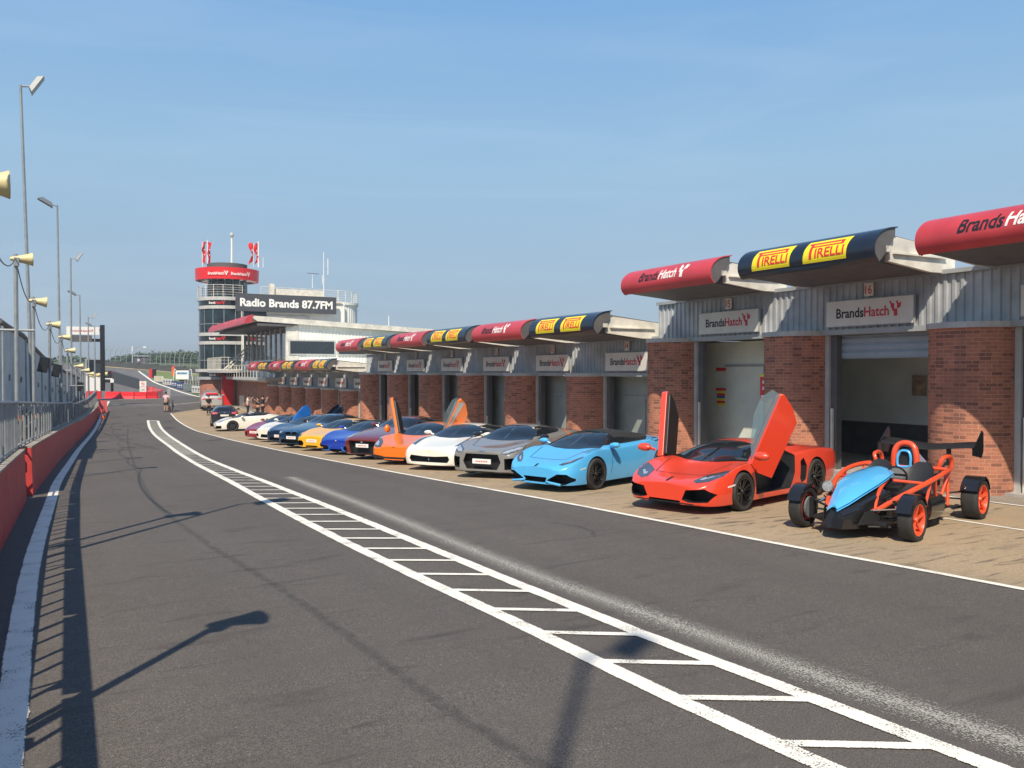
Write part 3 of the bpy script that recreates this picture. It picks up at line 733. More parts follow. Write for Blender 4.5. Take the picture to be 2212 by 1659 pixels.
# brick link building between garages and tower
t = thing('brick_link_building', 'sunlit brick wall building between the far garages and the tower', 'building', (17, 80, -1.5)); o_ = (17, 80, -1.5)
mb = MB(); y0, y1, x0, zz = 74.7, 88.9, 16.45, 1.45
mb.add([(x0,y0,-2.2),(x0,y1,-2.2),(x0,y1,zz),(x0,y0,zz),(24,y0,-2.2),(24,y0,zz),(24,y1,-2.2),(24,y1,zz)], [(0,1,2,3),(0,3,5,4),(1,6,7,2)], M_brick, [(0,-2.2),(14.2,-2.2),(14.2,zz),(0,zz),(7,-2.2),(7,zz),(7,-2.2),(7,zz)])
w = mb.build('brick_wall', t, off=o_)
mb = MB().box2((x0-.12, y0, zz+.002), (24, y1, zz+.16), M_cream); mb.build('coping', t, off=o_)
mb = MB().box2((x0+.5, y0, zz+.17), (24, y1, zz+2.0), M_cladw); mb.build('upper_wall', t, off=o_)
mb = MB()
for k in range(6): mb.tube([(x0+.45, y0+1+2.3*k, zz+.17), (x0+.45, y0+1.3+2.3*k, zz+1.95)], .05, M_cream, n=5)
mb.build('downpipe', t, off=o_)
for k in range(6):
    f = MB(); yy = y0+1.3+2.0*k; f.tube([(x0+.0, yy, zz+.16), (x0-.0, yy, zz+.42)], .03, M_steel, n=5); f.box((x0-.12, yy, zz+.44), (.28, .34, .16), M_cream)
    q = f.build('floodlight', None, off=(x0, yy, zz+.16)); q.location = (x0, yy, zz+.16); tag(q, 'small cream floodlight on the brick link wall coping', 'floodlight', 'floodlights on the brick wall')
# crowd barriers against the brick wall
for k, yy in enumerate((83.6, 79.8)):
    t = thing('crowd_barrier', 'grey steel crowd barrier leaning by the brick wall, %s' % ('nearest the red door' if k == 0 else 'further right of the red door'), 'barrier', (15.9, yy, zt(yy)), 0, 'crowd barriers by the wall')
    mb = MB(); mb.tube([(0,-.9,.1),(0,-.9,1.1),(0,.9,1.1),(0,.9,.1),(0,-.9,.1)], .025, M_steel, n=5); mb.build('frame', t)
    mb = MB()
    for j in range(9): mb.tube([(0,-.8+.2*j,.1),(0,-.8+.2*j,1.1)], .012, M_steel, n=4)
    mb.build('bars', t)

# hospitality building over the far garages
oh = (21, 72, 2); t = thing('hospitality_building', 'white clad upper storey building with sloping roof above the far garages', 'building', oh)
yf = 70.4; zb = 1.9
def ztop(x): return 6.55-(x-15)*.045
mb = MB(); x = 18.0; vs = []; k = 0; pr = []
while x < 29.6:
    for dx, dy in ((0, 0), (.10, 0), (.13, -.04), (.27, -.04)): pr.append((x+dx, yf+dy))
    x += .30
for (px, py) in pr: vs += [(px, py, zb), (px, py, ztop(px)-.02)]
mb.add(vs, [(2*i, 2*i+1, 2*i+3, 2*i+2) for i in range(len(pr)-1)], M_cladw); mb.build('gable_cladding', t, off=oh)
mb = MB(); mb.box2((17.3, yf+.06, zb), (29.6, 88, 6.2), M_cladw); mb.build('core_wall', t, off=oh)
zv = lambda v: CAM_H+(HY_-v)/F_*71.5
for k, (u0, u1) in enumerate(((623, 724), (728, 815))):
    fx = lambda u: yf*math.tan(R(YAW)+math.atan((u-1106)/F_))
    a, b = fx(u0), fx(u1)
    mb = MB(); mb.box2((a, yf-.16, zv(767)), (b, yf-.05, zv(735)), M_cap); w = mb.build('window', t, off=oh)
    mb = MB(); mb.box2((a+.12, yf-.18, zv(765)+.02), (b-.12, yf-.1605, zv(735)-.12), M_glass); mb.build('pane', w, off=oh)
mb = MB(); mb.prism([(13.9, ztop(13.9)+.42), (30.2, ztop(30.2)+.42), (30.2, ztop(30.2)), (14.6, ztop(14.6)-.02)], lambda q, s: (q[0], s, q[1]), yf-.45, 88.5, M_cream); rf = mb.build('sloping_roof', t, off=oh)
mb = MB(); mb.prism([(13.55, 6.35), (13.62, 6.7), (13.9, 7.02), (14.25, 7.1), (14.1, 6.45)], lambda q, s: (q[0], s, q[1]), yf-.5, 88.4, M_redp); mb.build('red_eaves_fascia', rf, off=oh)
mb = MB(); mb.box2((14.6, yf-.35, 6.2), (17.6, 88.2, 6.42), M_under); mb.build('soffit', rf, off=oh)
mb = MB()
for k in range(9): mb.box2((17.1, yf+.3+1.95*k, zb), (17.28, yf+2.0+1.95*k, 6.1), M_glass)
gw = mb.build('glazed_wall', t, off=oh)
mb = MB()
for k in range(10): mb.box2((17.0, yf+.1+1.95*k, zb), (17.3, yf+.24+1.95*k, 6.15), M_cream)
mb.box2((17.02, yf, 3.0), (17.29, 88, 3.1), M_cream); mb.box2((17.0, yf-.08, zb), (18.05, yf+.05, 6.3), M_cream); mb.build('mullions', gw, off=oh)
mb = MB(); mb.box2((15.2, yf-.6, zb-.25), (17.0, 88, zb), M_cap); bal = mb.build('balcony', t, off=oh)
railing(bal, [(15.3, 88, zb), (15.3, yf-.5, zb), (17.0, yf-.5, zb)], 1.1, M_cream, 1.3, rails=2, off=oh, name='balcony_railing')
# main race control building behind
om = (24, 93, 0); t = thing('race_control_building', 'pale corrugated building with a rounded end and roof railing', 'building', om)
zd = zt_(643)
mb = MB(); mb.box2((17.5, 91.2, -1.5), (28.6, 102, zd-.25), M_cladw); mb.build('main_wall', t, off=om)
mb = MB(); nn = 46; r = 2.65; cx, cy = 28.3, 94.4; vs = []; pr = []
for k in range(nn*2):
    a = math.pi*k/nn; rr = r+(.05 if k % 2 else 0); pr.append((cx+rr*math.cos(a-.01), cy+rr*math.sin(a-.01)))
for (px, py) in pr: vs += [(px, py, -1.5), (px, py, zd-.3)]
m2 = len(pr); mb.add(vs, [(2*i, 2*((i+1) % m2), 2*((i+1) % m2)+1, 2*i+1) for i in range(m2)], M_cladw); mb.build('rounded_end', t, off=om, smooth=True, sharp=10)
mb = MB(); ringprof(mb, cx, cy, r+.18, zd-.3, zd, M_cladw, 40); mb.box2((16.9, 91.0, zd-.24), (28.3, 102, zd-.01), M_cream); dk = mb.build('roof_deck', t, off=om)
arc = [(cx+(r+.05)*math.cos(R(a)), cy+(r+.05)*math.sin(R(a)), zd) for a in range(-95, 31, 18)]
railing(dk, [(19.4, 91.3, zd), (28.0, 91.7, zd)]+arc, 1.25, M_cream, 1.9, off=om)
mb = MB(); mb.box2((21.3, 92.6, zd), (26.6, 95, zd+1.25), M_cream); mb.box2((20.6, 92.4, zd), (21.1, 93, zd+1.75), M_cream); mb.build('plant_unit', t, off=om)
mb = MB(); mb.box2((20.0, 90.9, zt_(712)), (24.6, 91.19, zt_(680)), M_cream); mb.build('trim_panel', t, off=om)
mb = MB(); mb.box2((17.6, 91.0, zt_(705)), (19.9, 91.19, zt_(668)), M_tower_glass); mb.build('glass_panel', t, off=om)
# the big lettered sign
def fx_at(u, y): return y*math.tan(R(YAW)+math.atan((u-1106)/F_))
ys_ = 90.2; a, b = fx_at(510, ys_), fx_at(727, ys_); dpt = lambda x: x*.4818+ys_*.8763
z_top = CAM_H+(HY_-638)/F_*dpt((a+b)/2); z_bot = CAM_H+(HY_-675.5)/F_*dpt((a+b)/2); hh = z_top-z_bot; ww = b-a
t = thing('radio_sign', 'long dark grey sign with white radio frequency lettering below the roof railing', 'sign', ((a+b)/2, ys_, (z_top+z_bot)/2))
MB().box((0, .1, 0), (ww, .25, hh), mat('charcoal_sign', (.055, .06, .07), .6)).build('board', t, bevel=.02)
lt = MB(); put_text(lt, 'Radio Brands 87.7FM', -ww/2+ww*.04, -hh*.20, hh*.43, M_white, lambda x, y: (x, -.035, y), width=ww*.92, bold=.035); lt.build('lettering', t)
mb = MB(); mb.box((0, .3, hh*.0), (ww*.5, .2, .15), M_under); mb.box((-.3*ww, .5, .0), (.1, .8, .1), M_under); mb.box((.3*ww, .5, 0), (.1, .8, .1), M_under); mb.build('bracket', t)
# flags, mast, antennas
def mast(name, label, cat, u, v0, v1, d, r=.05, extra=None, group=None, m=M_white):
    p0, p1 = at(u, v0, d), at(u, v1, d)
    t = thing(name, label, cat, p0, 0, group); h = p1.z-p0.z
    MB().tube([(0,0,0), (0,0,h)], [r, r*.7], m, n=6).build('pole', t)
    if extra: extra(t, h)
    return t
def flag(side):
    def f(t, h):
        for k, dx in enumerate((0, -.55)):
            mb = MB(); n = 8; vs = []
            for i in range(n+1):
                s = i/n; z = h*.92-h*.72*s; w = .55+.16*math.sin(s*7+k)
                for j in range(4):
                    q = j/3; vs.append((dx-side*(w*q+.05)+.10*math.sin(s*9+q*2+k), .14*math.sin(q*5+s*6+k*2), z-.30*q*s+(.10 if j == 3 else 0)*math.sin(s*5)))
            fs = [(i*4+j, i*4+j+1, i*4+j+5, i*4+j+4) for i in range(n) for j in range(3)]
            vs2 = [(a, b+.012, c) for a, b, c in vs]; q = len(vs)
            mb.add(vs+vs2, fs+[tuple(x+q for x in reversed(ff)) for ff in fs], M_bright); cl = mb.build('flag_cloth', t, smooth=True)
            mb = MB(); 
            for i in (3, 5): mb.box((dx-side*.33, -.17, h*.90-h*.72*i/n), (.07, .02, h*.045), M_white)
            mb.build('flag_emblem', cl)
            if k: MB().tube([(dx, 0, 0), (dx, 0, h*.93)], .035, M_white, n=5).build('pole', t)
    return f
mast('flag_pole', 'pair of ragged red flags on poles at the left of the tower crown', 'flag', 449.7, 578, 519, 92.5, .07, flag(-.55), 'tower flags')
mast('flag_pole', 'pair of ragged red flags on poles at the right of the tower crown', 'flag', 559.3, 578, 522, 93.5, .09, flag(.6), 'tower flags')
mast('camera_mast', 'white mast with a dome camera on top of the tower crown', 'mast', 502, 600, 512, 90.5, .13, lambda t, h: (MB().lathe([(0, h-.05), (.20, h+.0), (.24, h+.22), (.14, h+.40), (0, h+.46)], M_cap, 10).build('dome_camera', t, smooth=True)))
def anten(t, h):
    mb = MB(); mb.tube([(.0, 0, h*.62), (.55, 0, h*.62)], .03, M_steel, n=4); mb.tube([(.5, 0, h*.5), (.5, 0, h*.86)], .045, M_white, n=5); mb.tube([(-.2, 0, h*.3), (.4, 0, h*.42)], .03, M_steel, n=4); mb.tube([(-.15, 0, h*.28), (-.15, 0, h*.48)], .035, M_white, n=5); mb.build('aerial_arms', t)
mast('aerial_mast', 'tallest thin aerial mast with whip antennas on the control building roof', 'antenna', 700, 641, 545, 97, .05, anten)
def yagi(t, h):
    mb = MB(); mb.tube([(-.6, 0, h), (.7, -.2, h-.05)], .035, M_under, n=4)
    for k in range(5): mb.tube([(-.5+.28*k, -.3, h-.02), (-.5+.28*k, .25, h+.02)], .02, M_under, n=4)
    mb.build('aerial_elements', t)
mast('yagi_aerial', 'small dark comb shaped aerial on the control building roof', 'antenna', 675.6, 622, 591, 96, .04, yagi)
mast('whip_antenna', 'thin white whip antenna rising from the sloping roof of the white building', 'antenna', 840, 710, 682, 76, .04)
mast('whip_antenna', 'thin white whip antenna beside the right hand tower flags', 'antenna', 569.5, 578, 556, 94, .04)
# ================================================================= pit wall side (left)
def ground_at(u, v):
    r = ray(u, v); t = 1.0
    while t < 400:
        t += .05
        if CAM_H+r[2]*t <= zt(r[1]*t): break
    return Vector((r[0]*t, r[1]*t, zt(r[1]*t)))
def wallseg(label, ya, yb, hfn, shift=0, th=.38):
    ym = (ya+yb)/2; o_ = (xw(ym), ym, zt(ym)); t = thing('pit_wall', label, 'wall', o_, 0, 'red pit wall sections')
    ys = drange(ya, yb, 1.0); vs = []; n = len(ys)
    for y in ys:
        x = xw(y)+shift; z = zt(y); h = hfn(y)
        vs += [(x+.03, y, z-.1), (x, y, z+h), (x-th, y, z+h), (x-th, y, z-.1)]
    mb = MB()
    mb.add(vs, [(4*i, 4*i+1, 4*i+5, 4*i+4) for i in range(n-1)]+[(0,1,2,3), (4*n-4, 4*n-3, 4*n-2, 4*n-1)], M_barr); mb.build('painted_face', t, off=o_)
    mb = MB(); vs2 = []
    for y in ys:
        x = xw(y)+shift; z = zt(y)+hfn(y)
        vs2 += [(x+.015, y, z+.001), (x+.015, y, z+.035), (x-th-.01, y, z+.035), (x-th-.01, y, z+.001)]
    mb.add(vs2, [(4*i+k, 4*i+(k+1) % 4, 4*i+4+(k+1) % 4, 4*i+4+k) for i in range(n-1) for k in range(4)]+[(0,1,2,3), (4*n-4, 4*n-3, 4*n-2, 4*n-1)], M_conc); mb.build('concrete_top', t, off=o_)
    return t
wallseg('nearest red painted concrete pit wall section at the left edge', -8, 20.2, lambda y: 1.07, -.06)
wallseg('long red painted pit wall section beyond the concrete gap', 21.35, 48.5, lambda y: 1.07)
wallseg('farthest red pit wall section curving towards the orange cone', 48.55, 82, lambda y: 1.0 if y < 60 else max(.75, 1.0-(y-60)*.015))
mb = MB().box((xw(20.7)-.55, 20.77, zt(20.5)+.40), (.25, .95, .9), M_conc); o = mb.build('concrete_block'); tag(o, 'bare concrete end block in the gap between the red pit walls', 'concrete block')
# raised gravel walkway behind the wall
sheet('pit_wall_walkway', drange(-8, 84, 1.0), lambda y: xw(y)-3.4, lambda y: xw(y)-.45, M_walk, .80)
# railing sections on top of the wall
M_screen = mat('dark_backing', (.03, .04, .05), .6, var=.5, scale=1.5)
y = -4.0; i = 0; first = None
while y < 79:
    if 20.1 < y+1.2 < 20.9: y = 20.9
    L = 2.4; a = math.atan2(xw(y+L)-xw(y), L); z = zt(y)+ (1.10 if y < 48 else 1.0 if y < 60 else .95)
    t = thing('safety_railing', 'section of grey steel tube safety railing on the red pit wall', 'railing', (xw(y)-.20, y, z), -a, 'railing sections on the pit wall')
    dz = zt(y+L)-zt(y); f = lambda q: dz*q/L
    mb = MB(); mb.tube([(0,0,.98), (0,L-.02,.98+dz)], .035, M_steel, n=6); mb.build('top_rail', t)
    mb = MB(); mb.box((-.085, L/2, .95+dz/2), (.13, L-.1, .03), M_lampm, M=Matrix.Rotation(math.atan2(dz, L), 3, 'X')); mb.build('rail_shelf', t)
    if i % 4 != 3: MB().box((-.95, L/2, .30+dz/2), (.05, L-.15, .95), M_screen).build('backing_panel', t)
    mb = MB(); mb.tube([(0,0,.06), (0,L-.02,.06+dz)], .022, M_steel, n=6); mb.build('bottom_rail', t)
    for q in ((.02, .52, 1.02, 1.45, 2.0) if y < 19 else (.02, 1.25)):
        qq = q+random.uniform(-.06, .06) if q > .1 else q
        mb = MB(); mb.tube([(0,qq,f(qq)), (0,qq,.98+f(qq))], .034 if q < .1 else .026, M_steel, n=6); mb.build('post', t)
    if i % 3 == 1:
        mb = MB(); mb.prism([(.3, .9), (.62, .9), (.62, .25)], lambda p, s: (s, p[0], p[1]), .03, .045, M_lens); mb.build('gusset_plate', t)
    if i % 2 == 0:
        mb = MB(); mb.tube([(-.9, .5, -.25), (0, .5, .85)], .022, M_under, n=5); mb.tube([(-.3, 1.0, -.3), (-.3, 1.0, .7)], .045, M_under, n=6); mb.box((-.3, 1.0, .1), (.16, .16, .2), M_under); mb.build('stay', t)
    y += L; i += 1
# corrugated hoarding behind
HT = lambda y: lerp_t([30, 33, 39.3, 54.7, 66, 80], [4.7, 4.72, 4.82, 4.17, 3.6, 2.9], y)
oh = (xw(55)-1.6, 55, zt(55)); t = thing('corrugated_hoarding', 'long grey corrugated screen behind the pit wall railing', 'fence', oh)
y = 31.5
while y < 79:
    L = 3.95; mb = MB(); vs = []; q = y; k = 0
    while q < y+L:
        x = xw(q)-1.6+(0.05 if k % 2 else 0)
        vs += [(x, q, zt(q)+.8), (x, q, zt(q)+HT(q))]; 
        q += .10 if k % 2 else .16; k += 1
    n = len(vs)//2; mb.add(vs, [(2*i, 2*i+1, 2*i+3, 2*i+2) for i in range(n-1)], M_hoard); pn = mb.build('panel', t, off=oh)
    mb = MB(); mb.box((xw(y+1)-1.52, y+1, zt(y)+HT(y)*.72), (.03, .16, .22), M_under); mb.box((xw(y+3)-1.52, y+3, zt(y)+HT(y)*.62), (.03, .16, .22), M_under); mb.build('vent', pn, off=oh)
    mb = MB(); mb.tube([(xw(y)-1.45, y, zt(y)+.8), (xw(y)-1.45, y, zt(y)+HT(y)-.1)], .04, M_steel, n=6); mb.build('post', t, off=oh)
    y += 4.0
mb = MB(); mb.tube([(xw(q)-1.55, q, zt(q)+HT(q)+.06) for q in drange(31.5, 79, 2)], .10, M_under, n=6); mb.build('dark_capping', t, off=oh)
# debris mesh posts above the far hoarding
# horn loudspeaker poles
def horn_mesh(s=1):
    mb = MB(); M = Matrix.Rotation(R(90), 4, 'Y')
    prof = [(.0, -.03), (.05, -.02), (.065, .03), (.08, .08), (.095, .14), (.115, .22), (.145, .32), (.175, .40), (.195, .44), (.19, .45), (.165, .38), (.12, .28), (.05, .15), (.0, .12)]
    mb.lathe([(r*s*1.12, h*s*.98) for r, h in prof], M_horn, 16, M @ Matrix.Diagonal((.72, 1, 1, 1))); return mb
def horn_pole(y, ztop_, label, tilt=0.0, shade=False, arm=False, flip=0):
    x = xw(y)-.5+(.27 if 12 < y < 13 else 0); z0 = zt(y)+.8; h = ztop_-z0
    t = thing('loudspeaker_pole', label, 'loudspeaker pole', (x, y, z0), 0, 'loudspeaker poles along the pit wall')
    MB().tube([(0,0,0), (0,0,h)], .05, M_steel, n=8).build('pole', t)
    hn = horn_mesh(1.15 if 12 < y < 13 else 1.08).build('horn', t, smooth=True, sharp=60); hn.location = (-.10, 0, h-.12); hn.rotation_euler = (0, R(-2+tilt), R(4+flip))
    MB().box((.02, -.08, h-.20), (.12, .10, .22), M_steel).build('junction_box', t, bevel=.01)
    mb = MB(); mb.box((.06, -.05, .9), (.16, .1, .14), M_rust); mb.build('bracket', t)
    if arm: MB().tube([(-1.6, 0, h*.62), (.4, 0, h*.62)], .035, M_steel, n=6).build('cross_arm', t)
    if shade: MB().box((-.22, -.1, h*.62), (.36, .3, .62), M_gblack, M=Matrix.Rotation(R(12), 3, 'Y')).build('signal_hood', t, bevel=.04)
    return t, (x, y, ztop_-.1)
tops = []
spec = [(-2, 4.9, 'horn loudspeaker pole behind the camera', 0, False, False), (5.1, 4.9, 'nearest horn loudspeaker pole just outside the left edge', 0, False, False),
 (12.6, 4.93, 'pole whose large cream horn shows at the left edge', 0, False, False), (24.3, 5.35, 'second loudspeaker pole with a cross arm above the concrete gap', 0, False, True),
 (30.1, 4.75, 'loudspeaker pole with rusty bracket in front of the tallest lamp post', 6, False, False), (38.1, 4.42, 'loudspeaker pole with a black signal hood, fourth along the wall', 4, True, False),
 (45.8, 4.2, 'loudspeaker pole with cross arm and signal hood beside the second lamp post', 2, True, True), (50.5, 3.65, 'fairly distant loudspeaker pole left of the white gantry sign', 0, False, False),
 (57.5, 2.85, 'distant low loudspeaker pole below the gantry sign', 0, False, True), (64, 2.6, 'distant loudspeaker pole in front of the red and white board', 0, True, False), (71, 2.35, 'farthest loudspeaker pole before the cone', 0, False, False)]
for (y, zz, lab, ti, shd, arm) in spec:
    t, p = horn_pole(y, zz, lab, ti, shd, arm); tops.append(p)
mb = MB()
for a, b in zip(tops[2:-2], tops[3:-1]):
    pts = []
    for k in range(13):
        q = k/12; p = Vector(a)*(1-q)+Vector(b)*q; p.z -= .55*4*q*(1-q)*min(1, (Vector(b)-Vector(a)).length/8)
        pts.append(p)
    mb.tube(pts, .013, M_black, n=5)
o = mb.build('overhead_cable', off=(xw(24), 24, 4)); o.location = (xw(24), 24, 4); tag(o, 'black cable sagging between the loudspeaker poles', 'cable')
# tall lamp posts
def lamp(x, y, z0, ztop_, lean, side, label, sz=.62, r=.075):
    h = ztop_-z0; t = thing('lamp_post', label, 'lamp post', (x, y, z0), 0, 'lamp posts along the pit lane')
    MB().tube([(0,0,0), (lean*.4,0,h*.4), (lean,0,h)], [r, r*.8, r*.6], M_steel, n=8).build('pole', t, smooth=True)
    MB().tube([(lean,0,h-.05), (lean+side*.45,0,h+.02)], .03, M_steel, n=6).build('arm', t)
    mb = MB(); s = sz; Mx = Matrix.Rotation(R(-side*(58 if side > 0 else 30)), 3, 'Y')
    vs = []
    for (px, pz, w) in ((-.55, .0, .35), (.55, .0, .35), (.35, .28, .2), (-.35, .28, .2)):
        for sy in (-1, 1): vs.append(Mx @ Vector((px*s, sy*w*s, pz*s)) + Vector((lean+side*(.35+s*.30), 0, h+.06)))
    mb.add(vs, [(0,1,3,2), (2,3,5,4), (4,5,7,6), (6,7,1,0), (0,2,4,6), (1,7,5,3)], M_lampm); hd = mb.build('lamp_head', t, bevel=.02)
    mb = MB(); mb.add([vs[0]+Vector((0,0,-.012)), vs[1]+Vector((0,0,-.012)), vs[3]+Vector((0,0,-.012)), vs[2]+Vector((0,0,-.012))], [(0,1,2,3)], M_steel); mb.build('lamp_glass', hd)
    return t
for (u0, y, ztop_, lean, side, lab, sz) in [(72, 35.8, 13.0, -.33, 1, 'tallest grey lamp post with its flood lamp facing right', .72), (131, 51.6, 11.45, -.10, -1, 'second grey lamp post with its flood lamp facing left', .75),
    (154.5, 59.6, 9.6, 0, 1, 'third slender lamp post with its flood lamp facing right', .6), (175, 69.3, 8.1, -.05, -1, 'fourth slender lamp post with its flood lamp facing left', .6),
    (190, 79.8, 7.1, 0, 1, 'fifth distant lamp post above the white gantry sign', .6), (204, 88.9, 6.8, 0, -1, 'farthest distant lamp post right above the gantry sign', .6)]:
    x = xw(y)-.9 if y < 79 else xw(y)-.85
    lamp(x, y, zt(y)+(.8 if y < 79 else 0), ztop_, lean, side, lab, sz)
lamp(-4.40, -4.45, 0, 15.2, 0, 1, 'lamp post behind the camera that throws its shadow over the ladder marking', .46, .07)
lamp(-1.6, 11.0, 0, 8.6, 0, 1, 'lamp post just outside the left edge of view', .7, .07)

# ================================================================= far end of the pit lane
# gantry sign
p = at(180, 714.5, 80); t = thing('gantry_sign', 'white sign board on a gantry with a black post at the pit exit', 'sign', p)
w = 63*80/F_; h = 17*80/F_; MB().box((0,0,0), (w, .12, h), M_white).build('board', t, bevel=.01)
lt = MB(); brands(lt, -w*.38, -h*.12, h*.22, lambda x, y: (x, -.07, y), M_logored, M_logored, M_logored, w=w*.74); lt.build('lettering', t)
MB().box((-.10, .05, -h*1.0), (w*.62, .10, h*.85), M_under).build('lower_board', t)
mb = MB(); xx = (217.5-180)*80/F_; mb.box((xx, .1, -2.6), (.42, .42, 6.4), M_gblack); mb.box((xx-.45, .1, -.9), (.9, .2, .3), M_gblack); mb.box((xx-.35, .1, -3.0), (.7, .3, .4), M_gblack); mb.build('gantry_post', t)
mb = MB(); mb.box((xx-.9, .2, .1), (1.8, .12, .12), M_gblack); mb.build('beam', t)
# dark portacabin with red and white front
g0 = at(202, 862, 93); t = thing('timing_hut', 'dark hut with a red and white front at the end of the pit wall', 'hut', g0)
mb = MB(); mb.box((0, .8, 2.3), (1.6, 1.5, 4.4), M_trim); mb.build('hut_body', t)
MB().box((0, -.0, 1.75), (1.5, .06, 1.7), M_white).build('white_panel', t); MB().box((0, -.01, .45), (1.5, .07, .9), M_bright).build('red_panel', t); MB().box((.0, -.02, 3.6), (1.3, .06, 1.6), M_glass).build('window', t)
for k in range(4):
    o = horn_mesh(1.6).build('far_loudspeaker', smooth=True, sharp=60); o.location = at(190+9*k, 812-1.5*k, 88); o.rotation_euler = (0, 0, R(-10)); tag(o, 'cream horn loudspeaker in the cluster on the timing hut roof', 'loudspeaker', 'horn cluster on the hut')
# orange cone and red board
p = ground_at(222.5, 904); t = thing('traffic_cone', 'orange cone with a white band at the far end of the wall line', 'cone', p)
MB().lathe([(.0, .75), (.03, .75), (.16, .03)], M_orange, 14).build('cone_body', t, smooth=True); MB().lathe([(.085, .40), (.115, .26)], M_white, 14, Matrix.Scale(1.06, 4, (1,0,0)) @ Matrix.Scale(1.06, 4, (0,1,0))).build('white_band', t, smooth=True); MB().box((0,0,.015), (.42,.42,.03), M_orange).build('cone_base', t)
p = ground_at(222, 900); t = thing('marshal_board', 'pinkish red folding board standing behind the cone', 'board', p)
MB().box((0,.1,.8), (.62, .06, 1.0), mat('pink_red_board', (.65, .12, .12), .5, var=.3, scale=6)).build('board', t); MB().tube([(-.25,.1,0), (-.25,.1,.4)], .03, M_steel).tube([(.25,.1,0), (.25,.1,.4)], .03, M_steel).build('legs', t)
# red barriers across the exit
pts = [ground_at(228, 860.4), ground_at(262, 861), ground_at(290, 861.3), ground_at(316, 861), ground_at(338, 860.3), ground_at(349, 857.5)]
for k in range(5):
    a, b = pts[k], pts[k+1]; c = (a+b)/2; L = (b-a).length-.04; ang = math.atan2(b.y-a.y, b.x-a.x)
    t = thing('red_barrier', 'red water filled barrier across the pit exit, %s from the left' % ('first','second','third','fourth','fifth')[k], 'barrier', c, ang, 'red barriers across the exit')
    mb = MB(); mb.prism([(-.30,0), (.30,0), (.16,.30), (.12,.78), (-.12,.78), (-.16,.30)], lambda q, s: (s, q[0], q[1]), -L/2, L/2, M_bright); mb.build('barrier_body', t, bevel=.02)
    MB().box((0, 0, .80), (L*.96, .1, .035), M_redp).build('top_lip', t)
pts = [ground_at(349, 857), ground_at(332, 850), ground_at(318, 846.5)]
for k in range(2):
    a, b = pts[k], pts[k+1]; c = (a+b)/2; L = (b-a).length-.04; ang = math.atan2(b.y-a.y, b.x-a.x)
    t = thing('red_barrier', 'red barrier running back to the no entry board, %s one' % ('nearer', 'farther')[k], 'barrier', c, ang, 'red barriers beside the track')
    mb = MB(); mb.prism([(-.30,0), (.30,0), (.16,.30), (.12,.78), (-.12,.78), (-.16,.30)], lambda q, s: (s, q[0], q[1]), -L/2, L/2, M_bright); mb.build('barrier_body', t, bevel=.02); MB().box((0, 0, .80), (L*.96, .1, .035), M_redp).build('top_lip', t)
# no entry board
p = ground_at(309, 847.5); sc = 103/F_; t = thing('no_entry_board', 'white board with a red crossed circle behind the red barrier', 'sign', p, R(-YAW))
MB().box((0,0,20*sc), (15.5*sc, .1, 12.5*sc), M_white).build('upper_board', t); MB().box((0,0,6.5*sc), (15.5*sc, .1, 12*sc), M_sign).build('lower_board', t)
lt = MB(); Mx = Matrix.Translation((0,-.06,20*sc)) @ Matrix.Rotation(R(90), 4, 'X'); lt.lathe([(4.2*sc, 0), (5.2*sc, 0)], M_red, 20, Mx); lt.box((0,-.06,20*sc), (8.6*sc, .01, 1.1*sc), M_red, M=Matrix.Rotation(R(45), 3, 'Y')); lt.box((0,-.055,20*sc), (5*sc, .01, 2*sc), M_ink); lt.box((0,-.06,7.5*sc), (9*sc,.01,.8*sc), M_under); lt.box((0,-.06,5*sc), (9*sc,.01,.8*sc), M_under); lt.build('symbol', t)
mb = MB()
for k in range(6): mb.box((-10*sc, .5, (4+4*k)*sc), (5*sc, .3, .08), M_steel)
mb.build('louvre_frame', t)
# bollard
p = ground_at(242, 846.5); t = thing('marker_post', 'black marker post with a white top behind the red barrier', 'post', p)
MB().box((0,0,.62), (.36,.36,1.24), M_gblack).build('post_body', t, bevel=.02); MB().box((0,0,1.5), (.42,.42,.5), M_white).build('white_top', t, bevel=.02)
# black rubber fence
A, B_, C_ = ground_at(299, 840.4), ground_at(243, 826), ground_at(221, 826)
t = thing('black_screen_fence', 'black screened fence dividing the pit exit from the track', 'fence', A); mb = MB(); nseg = 12
for k in range(nseg):
    a, b = A.lerp(B_, k/nseg), A.lerp(B_, (k+.97)/nseg); h = 1.5+.35*k/nseg
    d = (b-a).normalized(); nrm = Vector((-d.y, d.x, 0))*.12
    mb.add([a-nrm, b-nrm, b-nrm+Vector((0,0,h)), a-nrm+Vector((0,0,h)), a+nrm, b+nrm, b+nrm+Vector((0,0,h)), a+nrm+Vector((0,0,h))], [(0,1,2,3), (4,7,6,5), (0,3,7,4), (1,5,6,2), (3,2,6,7)], mat('black_screen', (.05, .055, .065), .7, var=.2))
mb.build('screen', t, off=A)
mb = MB(); c = (B_+C_)/2; mb.box((c.x, c.y, c.z+.95), ((B_-C_).length, .25, 1.9), M_gblack, rz=math.atan2(B_.y-C_.y, B_.x-C_.x)); mb.build('end_screen', t, off=A)
lt = MB(); flagmark(lt, 0, 0, .8, M_red, lambda x, y: (c.x+.6+x, c.y-.5, c.z+.9+y)); lt.box((c.x-.1+.6, c.y-.5, c.z+.6), (2.4, .02, .18), M_white); lt.build('emblem', t, off=A)
